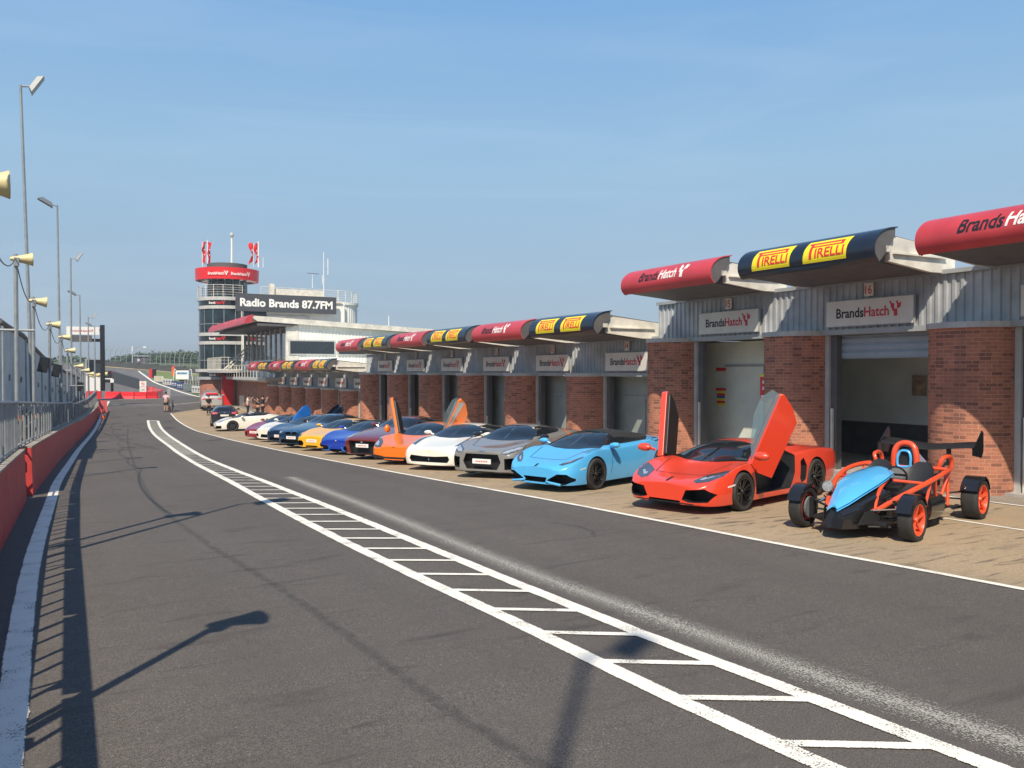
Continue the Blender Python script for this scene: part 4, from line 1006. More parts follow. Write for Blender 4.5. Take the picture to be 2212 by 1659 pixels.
# tyre wall far away with catch fence
TW = [ground_at(228, 791.5), ground_at(262, 794), ground_at(300, 797.5), ground_at(340, 800.5), ground_at(370, 803.3), ground_at(400, 805.5), ground_at(447, 808)]
t = thing('tyre_wall', 'long dark tyre wall at the far bend', 'barrier', TW[3])
for k in range(6):
    a, b = TW[k], TW[k+1]; c = (a+b)/2; mb = MB(); mb.box((c.x, c.y, c.z+.62), ((b-a).length-.05, .7, 1.35), mat('tyre_wall_black', (.06, .065, .065), .8, var=.3, scale=2), rz=math.atan2(b.y-a.y, b.x-a.x)); mb.build('tyre_stack', t, off=TW[3], bevel=.05)
t = thing('catch_fence', 'tall catch fence with curved posts behind the tyre wall', 'fence', TW[3]+Vector((0,3,0)))
full = []
for k in range(6):
    for q in range(3): full.append(TW[k].lerp(TW[k+1], q/3)+Vector((0,2,0)))
oo = TW[3]+Vector((0,3,0))
for p in full:
    mb = MB(); mb.tube([p, p+Vector((0,0,3.4)), p+Vector((.25,-.3,4.2)), p+Vector((.9,-.9,4.8))], .06, M_trim, n=4); mb.build('curved_post', t, off=oo)
mb = MB()
for hh in (1.6, 2.4, 3.2, 4.0): mb.tube([p+Vector((0,0,hh)) for p in full], .018, M_steel, n=3)
mb.build('wire', t, off=oo)
p = at(305, 786, 205); t = thing('marshal_tower', 'small dark two storey hut behind the far tyre wall', 'hut', p)
MB().box((0,0,.6), (2.8, 2.4, 2.4), M_under).build('hut_body', t); MB().box((0,-.0,1.95), (3.3, 2.9, .3), M_trim).build('roof', t); MB().box((-.7,-1.22,.9), (.5, .06, .5), M_white).build('window', t)
p = at(286, 789, 200); t = thing('white_mast', 'white mast with a side lamp behind the far tyre wall', 'mast', p); MB().tube([(0,0,0), (.05,0,4.6)], .15, M_white, n=6).build('pole', t); MB().tube([(.05,0,4.2), (2.5,0,4.5)], .04, M_steel, n=4).box((2.7,0,4.4), (.7,.3,.35), M_white).build('side_lamp', t)
for k, (u, v) in enumerate([(323, 821), (331, 820), (362, 818)]):
    pass
# advertising boards along the track edge
BP = [(333.5, 822.2), (352, 828.9), (371, 835.6), (383, 839.4), (396, 843.3), (415, 848), (434, 852.3), (452, 856)]
bc = [M_cream, M_sign, mat('blue_board', (.03, .06, .20), .5), mat('blue_board', (.03, .06, .20), .5), mat('grey_green_board', (.16, .20, .18), .5, var=.3, scale=2), M_sign, mat('pale_blue_board', (.10, .26, .42), .5, var=.5, scale=1.5)]
names = ['cream and yellow', 'white with faint lettering', 'dark blue left half', 'dark blue right half', 'grey green', 'pale with grey lettering', 'pale blue panelled']
for k in range(7):
    a, b = ground_at(*BP[k]), ground_at(*BP[k+1]); a.x -= 0; c = (a+b)/2; L = (b-a).length; ang = math.atan2(b.y-a.y, b.x-a.x)
    t = thing('advertising_board', '%s trackside board beyond the white track line' % names[k], 'board', c, ang, 'trackside boards'); MB().box((0,0,.55), (L-.1, .15, .95), bc[k]).build('board', t)
    mb = MB(); col = (M_yel, M_under, M_white, M_white, M_steel, M_under, mat('light_blue_panel', (.25, .50, .70), .5))[k]
    for j in range(3):
        mb.box((-L*.3+L*.3*j, -.085*(1 if math.cos(ang) > 0 else -1), .62), (L*.17, .012, .22), col); mb.box((-L*.3+L*.3*j, -.085*(1 if math.cos(ang) > 0 else -1), .35), (L*.12, .012, .10), col)
    mb.build('lettering', t)
p = ground_at(396, 826); t = thing('white_trailer', 'small white trailer with a blue topped panel beyond the boards', 'trailer', p, R(-20))
MB().box((0,0,1.25), (2.1, 1.6, 1.5), M_white).build('trailer_body', t, bevel=.06); MB().box((0,-.82,1.55), (1.6, .04, .3), mat('pale_blue_board', (0,0,0))).build('blue_panel', t); MB().box((0,-.1,.3), (1.2,.9,.3), M_under).build('chassis', t)
mb = MB()
for s in (-1, 1): mb.tube([(s*1.6,-.3,0), (s*1.35,-.3,2.2)], .06, M_white, n=5); mb.tube([(s*1.35,-.3,2.2), (s*1.1,-.3,2.2)], .06, M_white, n=5)
mb.build('stand_frame', t)
p = ground_at(374, 812); t = thing('orange_post', 'small orange marker on the grass at the track bend', 'post', p); MB().box((0,0,.9), (.5,.3,1.8), M_orange).build('marker', t); MB().box((0,0,1.9), (.6,.35,.2), M_redp).build('cap', t)
for k, (u, lab) in enumerate(((326, 'left one of two dark figures sized red and black posts on the grass'), (332, 'right one of two small posts on the grass, black'))):
    p = ground_at(u+1, 816); t = thing('grass_marker', lab, 'post', p); MB().box((0,0,.8), (.7,.3,1.6), M_bright if k == 0 else M_gblack).build('panel', t); MB().box((0,0,1.7), (.4,.3,.2), M_under).build('top', t)
p = at(324, 793.5, 196); t = thing('blue_trackside_sign', 'small pale blue and red sign fixed before the tyre wall', 'sign', p); MB().box((0,-1.5,0), (2.2,.1,.8), mat('light_blue_panel', (0,0,0))).build('panel', t); MB().box((0,-1.5,-.65), (1.7,.1,.4), M_red).build('lower_panel', t)
# terraces of dark fence on the right of the track
for k, (u0, v0, u1, v1, h, lab) in enumerate([(408, 822, 447, 831, 1.0, 'upper'), (400, 831, 449, 841, .9, 'lower')]):
    a, b = ground_at(u0, v0), ground_at(u1, v1); c = (a+b)/2; L = (b-a).length
    t = thing('terrace_fence', '%s dark slatted fence on the bank left of the control tower' % lab, 'fence', c, math.atan2(b.y-a.y, b.x-a.x), 'terrace fences')
    mb = MB(); 
    for j in range(3): mb.box((0,0,.3+.33*j*h), (L, .08, .16), M_under)
    mb.build('rails', t); mb = MB()
    for j in range(9): mb.box((-L/2+L*j/8, 0, .55*h), (.12, .12, 1.1*h), M_sign)
    mb.build('posts', t)

# ================================================================= trees on the skyline
M_leaf = [mat('leaf_green_a', (.045, .085, .03), .8, var=.35, scale=.8), mat('leaf_green_b', (.065, .11, .04), .8, var=.35, scale=.8)]
M_bark = mat('bark', (.10, .075, .05), .9, var=.2)
def tree(u, vbase, d, h, w, label, k):
    p = at(u, vbase, d); rnd = random.Random(k*13+5); t = thing('tree', label, 'tree', p, 0, 'trees on the skyline')
    mb = MB(); mb.tube([(0,0,-1), (.1,0,h*.3), (.0,.1,h*.6)], [.35,.25,.12], M_bark, n=6)
    for q in range(4): a = q*1.6+k; mb.tube([(.05,0,h*.3), (w*.25*math.cos(a), w*.25*math.sin(a), h*.6)], [.14,.05], M_bark, n=5)
    mb.build('trunk', t)
    cl = [(rnd.uniform(-1,1)*w*.36, rnd.uniform(-1,1)*w*.3, h*rnd.uniform(.32,.86), rnd.uniform(.14,.27)*w) for _ in range(12)]
    mb = MB(); vs = []; fs = []
    for i in range(1500):
        cx, cy, cz, r = rnd.choice(cl); v = Vector((rnd.gauss(0,1), rnd.gauss(0,1), rnd.gauss(0,1))).normalized()*r*rnd.uniform(.7,1.05)
        c = Vector((cx, cy, cz))+v*Vector((1,1,.8)).length/1.6; s = rnd.uniform(.15, .32)*w/7
        a = Vector((rnd.uniform(-1,1), rnd.uniform(-1,1), rnd.uniform(-1,1))).normalized(); b = a.cross(Vector((rnd.uniform(-1,1), rnd.uniform(-1,1), 1))).normalized(); b_ = len(vs)
        vs += [c+a*s, c+b*s, c-a*s, c-b*s*.8]; fs.append((b_, b_+1, b_+2, b_+3))
    mb.add(vs, fs, M_leaf[k % 2]); mb.build('crown', t)
TR = [(262,790,320,6,10),(280,790,330,7,12),(296,789,300,8,10),(314,789,300,9,10),(327,789,310,10,11),(339,790,290,7,10),(352,790,280,6,10),(366,791,270,8,9),(377,791,280,9.5,11),(390,792,270,10,11),(402,792,275,11,11),(414,792,270,10,11),(425,793,265,9,10),(436,793,270,9,10),(447,794,260,10,10),(458,794,265,8,10)]
ks = ['lowest pale', 'low broad', 'rounded', 'tall rounded', 'bushy', 'small', 'low', 'mid sized', 'full', 'dense', 'tallest dense', 'broad dense', 'dark', 'round dark', 'near dark', 'last']
pl = ['left of the white mast', 'right of the white mast', 'left of the dark hut', 'right of the dark hut', 'two trees right of the dark hut', 'in the dip of the skyline', 'at the right of the skyline dip', 'left end of the wooded clump', 'second in the wooded clump', 'third in the wooded clump', 'in the middle of the wooded clump', 'just right of the tallest tree', 'towards the tower', 'near the tower', 'beside the tower edge', 'partly hidden by the tower']
for k, (u, v, d, h, w) in enumerate(TR): tree(u, v+1, d, h*.42, w*.8, '%s tree %s' % (ks[k], pl[k]), k)
o = MB()
rnd = random.Random(3); vs = []; fs = []
for i in range(5200):
    q = rnd.random(); x = -60+q*190; y = 345+rnd.uniform(-6, 6); z = 5.0+rnd.random()**1.5*(1.7+.9*math.sin(q*23)+.6*math.sin(q*61)); s = rnd.uniform(.4, .9); c = Vector((x, y, z))
    a = Vector((rnd.uniform(-1,1), rnd.uniform(-1,1), rnd.uniform(-1,1))).normalized(); b = a.cross(Vector((rnd.uniform(-1,1), rnd.uniform(-1,1), 1))).normalized(); k = len(vs)
    vs += [c+a*s, c+b*s, c-a*s, c-b*s]; fs.append((k, k+1, k+2, k+3))
o.add(vs, fs, M_leaf[0]); w_ = o.build('distant_wood'); tag(w_, 'low hazy line of woodland along the horizon', 'woodland', kind='stuff')

# ================================================================= people
def skin_mesh(name, nodes, edges, m, parent, sub=2):
    me = bpy.data.meshes.new(name); me.from_pydata([n[0] for n in nodes], edges, []); ob = bpy.data.objects.new('tmp', me); COL.objects.link(ob)
    sk = ob.modifiers.new('s', 'SKIN'); sb = ob.modifiers.new('u', 'SUBSURF'); sb.levels = sub
    if not me.skin_vertices: 
        bpy.context.view_layer.objects.active = ob
    for i, n in enumerate(nodes):
        v = me.skin_vertices[0].data[i]; r = n[1]; v.radius = r if isinstance(r, tuple) else (r, r); v.use_root = (i == 0)
    dg = bpy.context.evaluated_depsgraph_get(); dg.update(); m2 = bpy.data.meshes.new_from_object(ob.evaluated_get(dg)); bpy.data.objects.remove(ob)
    m2.materials.clear(); m2.materials.append(m); m2.polygons.foreach_set('use_smooth', [True]*len(m2.polygons)); m2.polygons.foreach_set('material_index', [0]*len(m2.polygons))
    o = bpy.data.objects.new(name, m2); COL.objects.link(o); o.parent = parent; return o
def person(label, loc, rz, shirt, lower, hair, arms, legs='shorts', sc=1.0, cap=None):
    t = thing('person', label, 'person', loc, rz, None, sc)
    N = [((0,0,.95), (.13,.10)), ((0,0,1.15), (.135,.09)), ((0,0,1.36), (.15,.10)), ((0,0,1.47), (.06,.06)), ((0,-.01,1.56), (.07,.08)), ((0,-.015,1.66), (.082,.098)), ((0,-.01,1.745), (.05,.06))]
    E = [(0,1), (1,2), (2,3), (3,4), (4,5), (5,6)]
    for s, (el, ha) in zip((-1, 1), arms):
        b = len(N); sh = Vector((s*.185, 0, 1.40)); el = Vector(el); ha = Vector(ha)
        N += [(tuple(sh), (.055,.055)), (tuple(el), (.040,.040)), (tuple(ha), (.026,.026)), (tuple(ha+(ha-el).normalized()*.09), (.034,.022))]; E += [(2,b), (b,b+1), (b+1,b+2), (b+2,b+3)]
        hd = ha+(ha-el).normalized()*.10; dr = (ha-el).normalized(); sd = dr.cross(Vector((0,1,0))).normalized()
        for q, ln in enumerate((.07, .08, .075, .06)):
            bb = len(N); o0 = hd+sd*(.024-.016*q); N += [(tuple(o0+dr*ln*.55), (.008,.008)), (tuple(o0+dr*ln+Vector((0,-.02,0))), (.007,.007))]; E += [(b+3, bb), (bb, bb+1)]
        bb = len(N); N += [(tuple(ha+dr*.05+sd*.05), (.010,.010))]; E += [(b+2, bb)]
    for s in (-1, 1):
        b = len(N); N += [((s*.09,0,.88), (.085,.085)), ((s*.11,-.01,.50), (.058,.058)), ((s*.12,.02,.09), (.038,.038)), ((s*.13,-.13,.04), (.04,.03))]; E += [(0,b), (b,b+1), (b+1,b+2), (b+2,b+3)]
    skin_mesh('body', N, E, M_skin, t, 1)
    Ns = [((0,0,.96), (.165,.125)), ((0,0,1.15), (.165,.12)), ((0,0,1.37), (.185,.125)), ((0,0,1.45), (.09,.085))]; Es = [(0,1), (1,2), (2,3)]
    for s, (el, ha) in zip((-1, 1), arms):
        b = len(Ns); sh = Vector((s*.19, 0, 1.40)); mid = sh.lerp(Vector(el), .75); Ns += [(tuple(sh), (.075,.075)), (tuple(mid), (.062,.062))]; Es += [(2,b), (b,b+1)]
    skin_mesh('shirt', Ns, Es, shirt, t, 1)
    low = .55 if legs == 'shorts' else .12; Nl = [((0,0,.93), (.16,.13))]; El = []
    for s in (-1, 1): b = len(Nl); Nl += [((s*.10,0,.80), (.10,.10)), ((s*.115,-.005,low), (.085 if legs == 'shorts' else .06,)*2)]; El += [(0,b), (b,b+1)]
    skin_mesh('shorts' if legs == 'shorts' else 'trousers', Nl, El, lower, t, 1)
    mb = MB(); mb.lathe([(0,.13), (.06,.115), (.095,.06), (.102,.0), (.09,-.05)], hair, 12, Matrix.Translation((0,.012,1.665))); mb.build('hair', t, smooth=True)
    mb = MB()
    for s in (-1, 1): mb.box((s*.033, -.108, 1.665), (.022, .012, .012), M_ink)
    mb.box((0, -.118, 1.635), (.022, .03, .045), M_skin); mb.box((0, -.105, 1.595), (.045, .012, .010), M_redp); mb.build('face', t)
    mb = MB()
    for s in (-1, 1): mb.box((s*.13, -.07, .04), (.10, .27, .08), M_gblack)
    mb.build('shoes', t, bevel=.02)
    return t
HAIRD = mat('dark_hair', (.02, .015, .012), .6)
c_pink = mat('pink_shirt', (.70, .45, .50), .8, var=.15, scale=12); c_white = mat('white_shirt', (.72, .68, .62), .8); c_black = mat('black_shirt', (.015, .016, .02), .8)
down = [((-.26, .02, 1.13), (-.25, -.10, .90)), ((.26, .02, 1.13), (.25, -.10, .90))]
up = [((-.28, -.12, 1.22), (-.10, -.34, 1.46)), ((.28, -.12, 1.22), (.08, -.34, 1.48))]
hip = [((-.34, .05, 1.18), (-.19, -.06, 1.02)), ((.30, -.02, 1.16), (.15, -.28, 1.22))]
p = ground_at(358, 889.8); person('marshal in a pink and white shirt and black shorts at the pit lane end', p, R(150), c_pink, c_black, HAIRD, hip)
p = ground_at(535, 899); person('person in a white shirt standing behind the white convertible', p, R(70), c_white, c_black, HAIRD, up, 'trousers')
p = ground_at(567, 902); person('taller person in a black shirt with raised arms behind the maroon car', p, R(100), c_black, c_black, HAIRD, up, 'trousers', 1.04)
p = ground_at(556.5, 900); person('person in black in front of the brick wall, left of the tall one in black', p, R(-60), c_black, c_black, HAIRD, up, 'trousers', .92)
p = ground_at(450.5, 897); person('person in black seen behind the roof of the black car', p, R(20), c_black, c_black, HAIRD, down, 'trousers', .95)
p = ground_at(364.5, 889); t = thing('signal_post', 'dark post with a small screen beside the marshal', 'post', p); MB().tube([(0,0,0), (0,0,2.0)], .05, M_steel, n=6).build('post', t); MB().box((0,0,1.6), (.25,.12,.8), M_trim).build('screen', t); MB().box((.35,.3,.5), (.08,.9,1.0), M_under).build('gate', t)
p = ground_at(366, 888.5); t = thing('small_cone', 'small orange cone at the feet of the marshal', 'cone', p); MB().lathe([(.0, .5), (.03, .5), (.12, .03)], M_orange, 10).build('cone_body', t, smooth=True); MB().box((0,0,.015), (.3,.3,.03), M_orange).build('cone_base', t)
# ================================================================= cars
TS = [
(0.00,.15,.60,.17,.68,.30,.64,.44,.42,.475,.20,.49,.50),
(0.14,.12,.84,.14,.90,.32,.84,.52,.54,.545,.25,.55,.555),
(0.50,.12,.94,.14,.98,.40,.92,.67,.66,.645,.28,.62,.62),
(0.95,.12,.96,.14,1.0,.48,.93,.80,.72,.770,.34,.73,.72),
(1.22,.12,.95,.14,.98,.48,.92,.80,.78,.81,.42,.81,.81),
(1.50,.12,.93,.14,.96,.45,.91,.80,.80,.83,.58,.89,.91),
(1.80,.12,.93,.14,.96,.45,.91,.80,.79,.86,.61,1.00,1.03),
(2.20,.12,.94,.14,.97,.45,.92,.81,.78,.89,.58,1.09,1.13),
(2.75,.12,.96,.14,1.0,.48,.94,.84,.77,.91,.56,1.10,1.14),
(3.30,.12,.97,.14,1.02,.50,.96,.90,.76,.93,.50,1.04,1.07),
(3.80,.14,.97,.17,1.02,.52,.96,.92,.74,.93,.45,.97,.99),
(4.40,.20,.93,.24,.98,.55,.92,.88,.70,.90,.40,.91,.91),
(4.62,.30,.85,.33,.90,.58,.86,.80,.65,.82,.38,.83,.83)]
TCp = [
(0.0,.20,.62,.22,.72,.45,.68,.62,.5,.66,.25,.67,.67),
(.16,.15,.86,.18,.90,.48,.86,.70,.62,.75,.3,.76,.76),
(.6,.14,.92,.17,.95,.5,.90,.80,.68,.84,.32,.86,.86),
(1.1,.14,.92,.17,.95,.5,.91,.86,.70,.91,.34,.93,.94),
(1.55,.14,.91,.17,.94,.5,.90,.90,.74,.97,.4,1.0,1.0),
(1.9,.14,.91,.17,.93,.5,.90,.92,.78,1.0,.58,1.12,1.15),
(2.35,.14,.91,.17,.93,.5,.90,.94,.78,1.03,.60,1.31,1.34),
(2.9,.14,.91,.17,.94,.5,.91,.95,.78,1.04,.60,1.34,1.37),
(3.4,.14,.92,.17,.95,.5,.93,.97,.78,1.04,.57,1.28,1.31),
(3.85,.15,.92,.18,.96,.5,.93,.98,.76,1.04,.52,1.15,1.17),
(4.2,.18,.90,.22,.94,.55,.92,.98,.70,1.03,.45,1.06,1.07),
(4.55,.25,.86,.28,.90,.6,.86,.94,.6,.98,.4,1.0,1.0),
(4.67,.35,.8,.37,.84,.62,.8,.88,.55,.92,.35,.93,.93)]
TE = [r for r in TCp[:7]] + [
(2.9,.14,.91,.17,.94,.5,.91,.95,.80,1.04,.62,1.36,1.39),
(3.5,.14,.92,.17,.95,.5,.92,.96,.80,1.04,.62,1.35,1.38),
(4.0,.16,.92,.19,.95,.5,.92,.97,.79,1.04,.60,1.32,1.35),
(4.35,.20,.90,.24,.93,.55,.91,.97,.77,1.03,.57,1.22,1.26),
(4.58,.25,.86,.28,.90,.6,.88,.94,.74,.98,.52,1.04,1.06),
(4.67,.35,.8,.37,.85,.62,.83,.86,.66,.89,.45,.90,.90)]
def wheel_parts(parent, x, y, r, w, rimmat, spokes=5, style='y'):
    s = 1 if y > 0 else -1
    M = Matrix.Rotation(R(90), 4, 'X') if s < 0 else Matrix.Rotation(R(-90), 4, 'X')     # local z -> outward
    rr = r*.73; mb = MB()
    mb.lathe([(rr,-w*.44), (r*.80,-w*.49), (r*.93,-w*.5), (r*.985,-w*.42), (r,-w*.25), (r,w*.25), (r*.985,w*.42), (r*.93,w*.5), (r*.80,w*.49), (rr,w*.44)], M_rubber, 32, M, close=True)
    for q in (-.22, -.07, .08, .23): mb.lathe([(r*1.001, w*(q)), (r*1.001, w*(q+.02))], M_black, 32, M)
    wh = mb.build('wheel', parent, smooth=True, sharp=40); wh.location = (x, y, r)
    rb = MB(); rb.lathe([(rr*1.0, w*.47), (rr*.95, w*.46), (rr*.90, w*.30), (rr*.88, -w*.4)], rimmat, 32, M)
    rb.lathe([(0, -w*.02), (rr*.88, -w*.02)], M_black, 24, M); rb.lathe([(0, w*.03), (rr*.62, w*.03), (rr*.62, w*.0)], M_steel, 24, M)
    rb.lathe([(0, w*.36), (r*.10, w*.36), (r*.14, w*.25), (r*.15, w*.1)], rimmat, 14, M)
    for k in range(spokes):
        subs = (-.14, .14) if style == 'y' else (0,)
        for sb_ in subs:
            a = 2*math.pi*k/spokes+.3; a2 = a+sb_*1.3
            p0 = Vector((math.cos(a)*r*.08, math.sin(a)*r*.08, w*.26)); p1 = Vector((math.cos(a2)*rr*.94, math.sin(a2)*rr*.94, w*.42))
            d = (p1-p0).normalized(); n = d.cross(Vector((0,0,1))).normalized(); wd0, wd1 = (r*.055, r*.06) if style == 'y' else (r*.10, r*.115)
            vs = []
            for p, wd in ((p0, wd0), (p1, wd1)):
                for ss in (-1, 1): vs += [M @ (p+n*wd*ss*(.5 if style == 'y' else .7)), M @ (p+n*wd*ss*.5-Vector((0,0,w*.14)))]
            rb.add(vs, [(0,2,6,4), (1,5,7,3), (0,4,5,1), (2,3,7,6), (0,1,3,2), (4,6,7,5)], rimmat)
    rb.build('rim', wh, smooth=True, sharp=30)
    return wh
def make_car(name, label, cat, pos, yaw, spec, group='cars parked in front of the garages'):
    """local +x = rearwards from the nose, +y = the car's right, origin on the ground under the nose"""
    tb = spec.get('table', TS); L, Wd, H = spec['L'], spec['W'], spec['H']
    sx = L/tb[-1][0]; sy = Wd/2/1.0 if tb is TS else Wd/2/.955; sz = H/(1.12 if tb is TS else 1.36 if tb is TCp else 1.385)
    t = thing(name, label, cat, pos, R(90-yaw), group, spec.get('scale', 1))
    if 'tilt' in spec: t.rotation_euler = (0, R(spec['tilt']), R(90-yaw))
    rows = []
    for r in tb: rows.append((r[0]*sx,)+tuple(v*(sy if i % 2 == 1 else sz) if 0 < i < 12 else v*sz for i, v in enumerate(r[1:], 0))) if False else rows.append(r)
    cage = []; 
    for (x, zb, ws, zs, wm, zm, wh, zh, w5, z5, w6, z6, zc) in tb:
        half = [(ws*.8, zb), (ws, zs), (wm, zm), (wh, zh), (w5, z5), (w6, z6)]
        ring = [(0, zb)]+half+[(0, zc)]+[(-a, b) for a, b in reversed(half)]
        cage.append([(x*sx, a*sy, b*sz) for a, b in ring])
    if 'nose' in spec:
        dz, dw = spec['nose']
        for i, (kz, kw) in enumerate(((1, 1), (.95, .45), (.6, .1), (.2, 0))):
            x0 = cage[i][0][0]; cage[i] = [(x, y*(1+dw*kw), z+dz*kz*max(0, min(1, (z-.2)/.22))) for x, y, z in cage[i]]
    n = 14; vs = [v for ring in cage for v in ring]; m = len(cage); fs = []
    for i in range(m-1):
        for k in range(n): fs.append((i*n+k, i*n+(k+1) % n, (i+1)*n+(k+1) % n, (i+1)*n+k))
    for base, fl in ((0, True), ((m-1)*n, False)):
        fs.append((base, base+1, base+13))
        for k in range(1, 6): fs.append((base+k, base+k+1, base+13-k, base+14-k))
        fs.append((base+6, base+7, base+8))
    me = bpy.data.meshes.new('body'); me.from_pydata(vs, [], fs)
    bm = bmesh.new(); bm.from_mesh(me); bmesh.ops.recalc_face_normals(bm, faces=bm.faces)
    cl = bm.edges.layers.float.new('crease_edge'); bm.verts.ensure_lookup_table(); ed = spec.get('edgy', .3)
    for e in bm.edges:
        a, b = sorted((e.verts[0].index, e.verts[1].index)); ka, kb = a % n, b % n; ia, ib = a//n, b//n
        if ia != ib and ka == kb and ka in (4, 10): e[cl] = ed
        if ia != ib and ka == kb and ka in (2, 12): e[cl] = .6
        if ia != ib and ka == kb and ka in (5, 9): e[cl] = ed
        if ia == ib and ia in (0, m-1) and (abs(ka-kb) in (1, 13)): e[cl] = .35+ed*.5
        if ia == ib and ia == 5 and abs(ka-kb) == 1 and 5 <= ka <= 8: e[cl] = .4
    bm.to_mesh(me); bm.free()
    me.materials.append(spec['paint']); ob = bpy.data.objects.new('body', me); COL.objects.link(ob)
    ss = ob.modifiers.new('s', 'SUBSURF'); ss.levels = spec.get('sub', 2); ss.render_levels = ss.levels
    dg = bpy.context.evaluated_depsgraph_get(); dg.update()
    base = bpy.data.meshes.new_from_object(ob.evaluated_get(dg)); bmb = bmesh.new(); bmb.from_mesh(base); bvh = BVHTree.FromBMesh(bmb); bmb.free()
    ob.modifiers.remove(ss); ob.data = base
    # cutters: wheel wells, intakes, door openings
    xf, xr, rf, rr_, tf = spec['xf'], spec['xr'], spec['rf'], spec['rr'], spec.get('track', Wd*.5-.02)
    cut = MB(); gap = spec.get('gap', .045)
    for (wx, wr) in ((xf, rf), (xr, rr_)):
        for s in (-1, 1):
            M = Matrix.Translation((wx, s*(tf-.15), wr)) @ Matrix.Rotation(R(90), 4, 'X')
            cut.lathe([(0, -.34), (wr+gap, -.34), (wr+gap, .34), (0, .34)][0:4], M_black, 36, M)
    def addprism(poly, fn, a, b): cut.prism(poly, fn, a, b, spec.get('cutmat', M_black))
    for poly, depth in spec.get('fcuts', []):
        both = [poly] + ([[(-p[0], p[1]) for p in poly]] if min(p[0] for p in poly) > .02 else [])
        for pl in both: addprism(pl, lambda q, s: (s, q[0]*sy, q[1]*sz), -.5, depth)
    for poly, depth in spec.get('scuts', []):
        for s in (-1, 1): addprism(poly, lambda q, u, s=s: (q[0]*sx, s*u, q[1]*sz), 1.6, depth)
    bmc = bmesh.new(); cm = bpy.data.meshes.new('cut'); cm.from_pydata(cut.v, [], cut.f)
    cm.materials.append(M_black); bmc.from_mesh(cm); bmesh.ops.remove_doubles(bmc, verts=bmc.verts, dist=1e-5); bmesh.ops.recalc_face_normals(bmc, faces=bmc.faces); bmc.to_mesh(cm); bmc.free()
    co = bpy.data.objects.new('cut', cm); COL.objects.link(co)
    bo = ob.modifiers.new('b', 'BOOLEAN'); bo.operation = 'DIFFERENCE'; bo.object = co; bo.solver = 'EXACT'; bo.use_self = True
    try: bo.material_mode = 'TRANSFER'
    except Exception: pass
    dg = bpy.context.evaluated_depsgraph_get(); dg.update(); fin = bpy.data.meshes.new_from_object(ob.evaluated_get(dg))
    bpy.data.objects.remove(ob); bpy.data.objects.remove(co)
    if len(fin.materials) < 2: fin.materials.append(M_black)
    fin.polygons.foreach_set('use_smooth', [True]*len(fin.polygons)); fin.set_sharp_from_angle(angle=R(38))
    body = bpy.data.objects.new('body', fin); COL.objects.link(body); body.parent = t
    # conforming panels (glass, lamps, badges) laid over the bodywork
    AX = {'front': lambda q: (Vector((-1, q[0]*sy, q[1]*sz)), Vector((1,0,0))), 'rear': lambda q: (Vector((L+1, q[0]*sy, q[1]*sz)), Vector((-1,0,0))),
          'top': lambda q: (Vector((q[0]*sx, q[1]*sy, 3)), Vector((0,0,-1))), 'left': lambda q: (Vector((q[0]*sx, -3, q[1]*sz)), Vector((0,1,0))), 'right': lambda q: (Vector((q[0]*sx, 3, q[1]*sz)), Vector((0,-1,0)))}
    def patch(nm, axis, poly, m, lift=.004, parent=None):
        bm = bmesh.new(); f = bm.faces.new([bm.verts.new((p[0], p[1], 0)) for p in poly]); bmesh.ops.triangulate(bm, faces=[f])
        for ax in (0, 1):
            lo = min(p[ax] for p in poly); hi = max(p[ax] for p in poly); st = spec.get('pstep', .05); c = math.floor(lo/st)*st+st
            while c < hi:
                bmesh.ops.bisect_plane(bm, geom=bm.verts[:]+bm.edges[:]+bm.faces[:], plane_co=(c,0,0) if ax == 0 else (0,c,0), plane_no=(1,0,0) if ax == 0 else (0,1,0)); c += st
        bad = []
        for v in bm.verts:
            o_, d_ = AX[axis]((v.co.x, v.co.y)); h, nn, _, _ = bvh.ray_cast(o_, d_)
            if h is None: bad.append(v)
            else:
                if nn.dot(d_) > 0: nn = -nn
                v.co = h+nn*lift
        bmesh.ops.delete(bm, geom=bad, context='VERTS')
        if not bm.faces: bm.free(); return None
        bmesh.ops.recalc_face_normals(bm, faces=bm.faces)
        me = bpy.data.meshes.new(nm); bm.to_mesh(me); bm.free(); me.materials.append(m); me.polygons.foreach_set('use_smooth', [True]*len(me.polygons))
        o = bpy.data.objects.new(nm, me); COL.objects.link(o); o.parent = parent or t; return o
    mir = lambda pl, ax: [(p[0], -p[1]) for p in pl] if ax == 'top' else [(-p[0], p[1]) for p in pl]
    for (nm, ax, poly, m, *rest) in spec.get('panels', []):
        lift = rest[0] if rest else .004
        if ax == 'sides':
            for a in ('left', 'right'): patch(nm, a, poly, m, lift)
        elif ax in ('top2', 'front2', 'rear2'):
            a = ax[:-1]; patch(nm, a, poly, m, lift); patch(nm, a, mir(poly, a), m, lift)
        else: patch(nm, ax, poly, m, lift)
    for (wx, wr) in ((xf, rf), (xr, rr_)):
        for s in (-1, 1): wheel_parts(t, wx, s*(tf-.12), wr, .25 if wx == xf else .29, spec['rim'], spec.get('spokes', 5), spec.get('style', 'y'))
    mx_, mz_ = spec.get('mirror', (1.62, .88)) or (None, None)
    if mx_:
        for s in (-1, 1):
            mb = MB(); c = Vector((mx_*sx, s*(Wd*.5+.04), mz_*sz)); mb.lathe([(0,-.10), (.07,-.09), (.105,-.02), (.10,.05), (.05,.09), (0,.10)], spec.get('mirmat', spec['paint']), 10, Matrix.Translation(c) @ Matrix.Rotation(R(90), 4, 'X') @ Matrix.Diagonal((.9, .62, 1.15, 1)))
            mb.tube([c+Vector((0,-s*.08,-.02)), c+Vector((.05,-s*.26,-.10))], [.025,.02], spec.get('mirmat', spec['paint']), n=6); mb.build('wing_mirror', t, smooth=True)
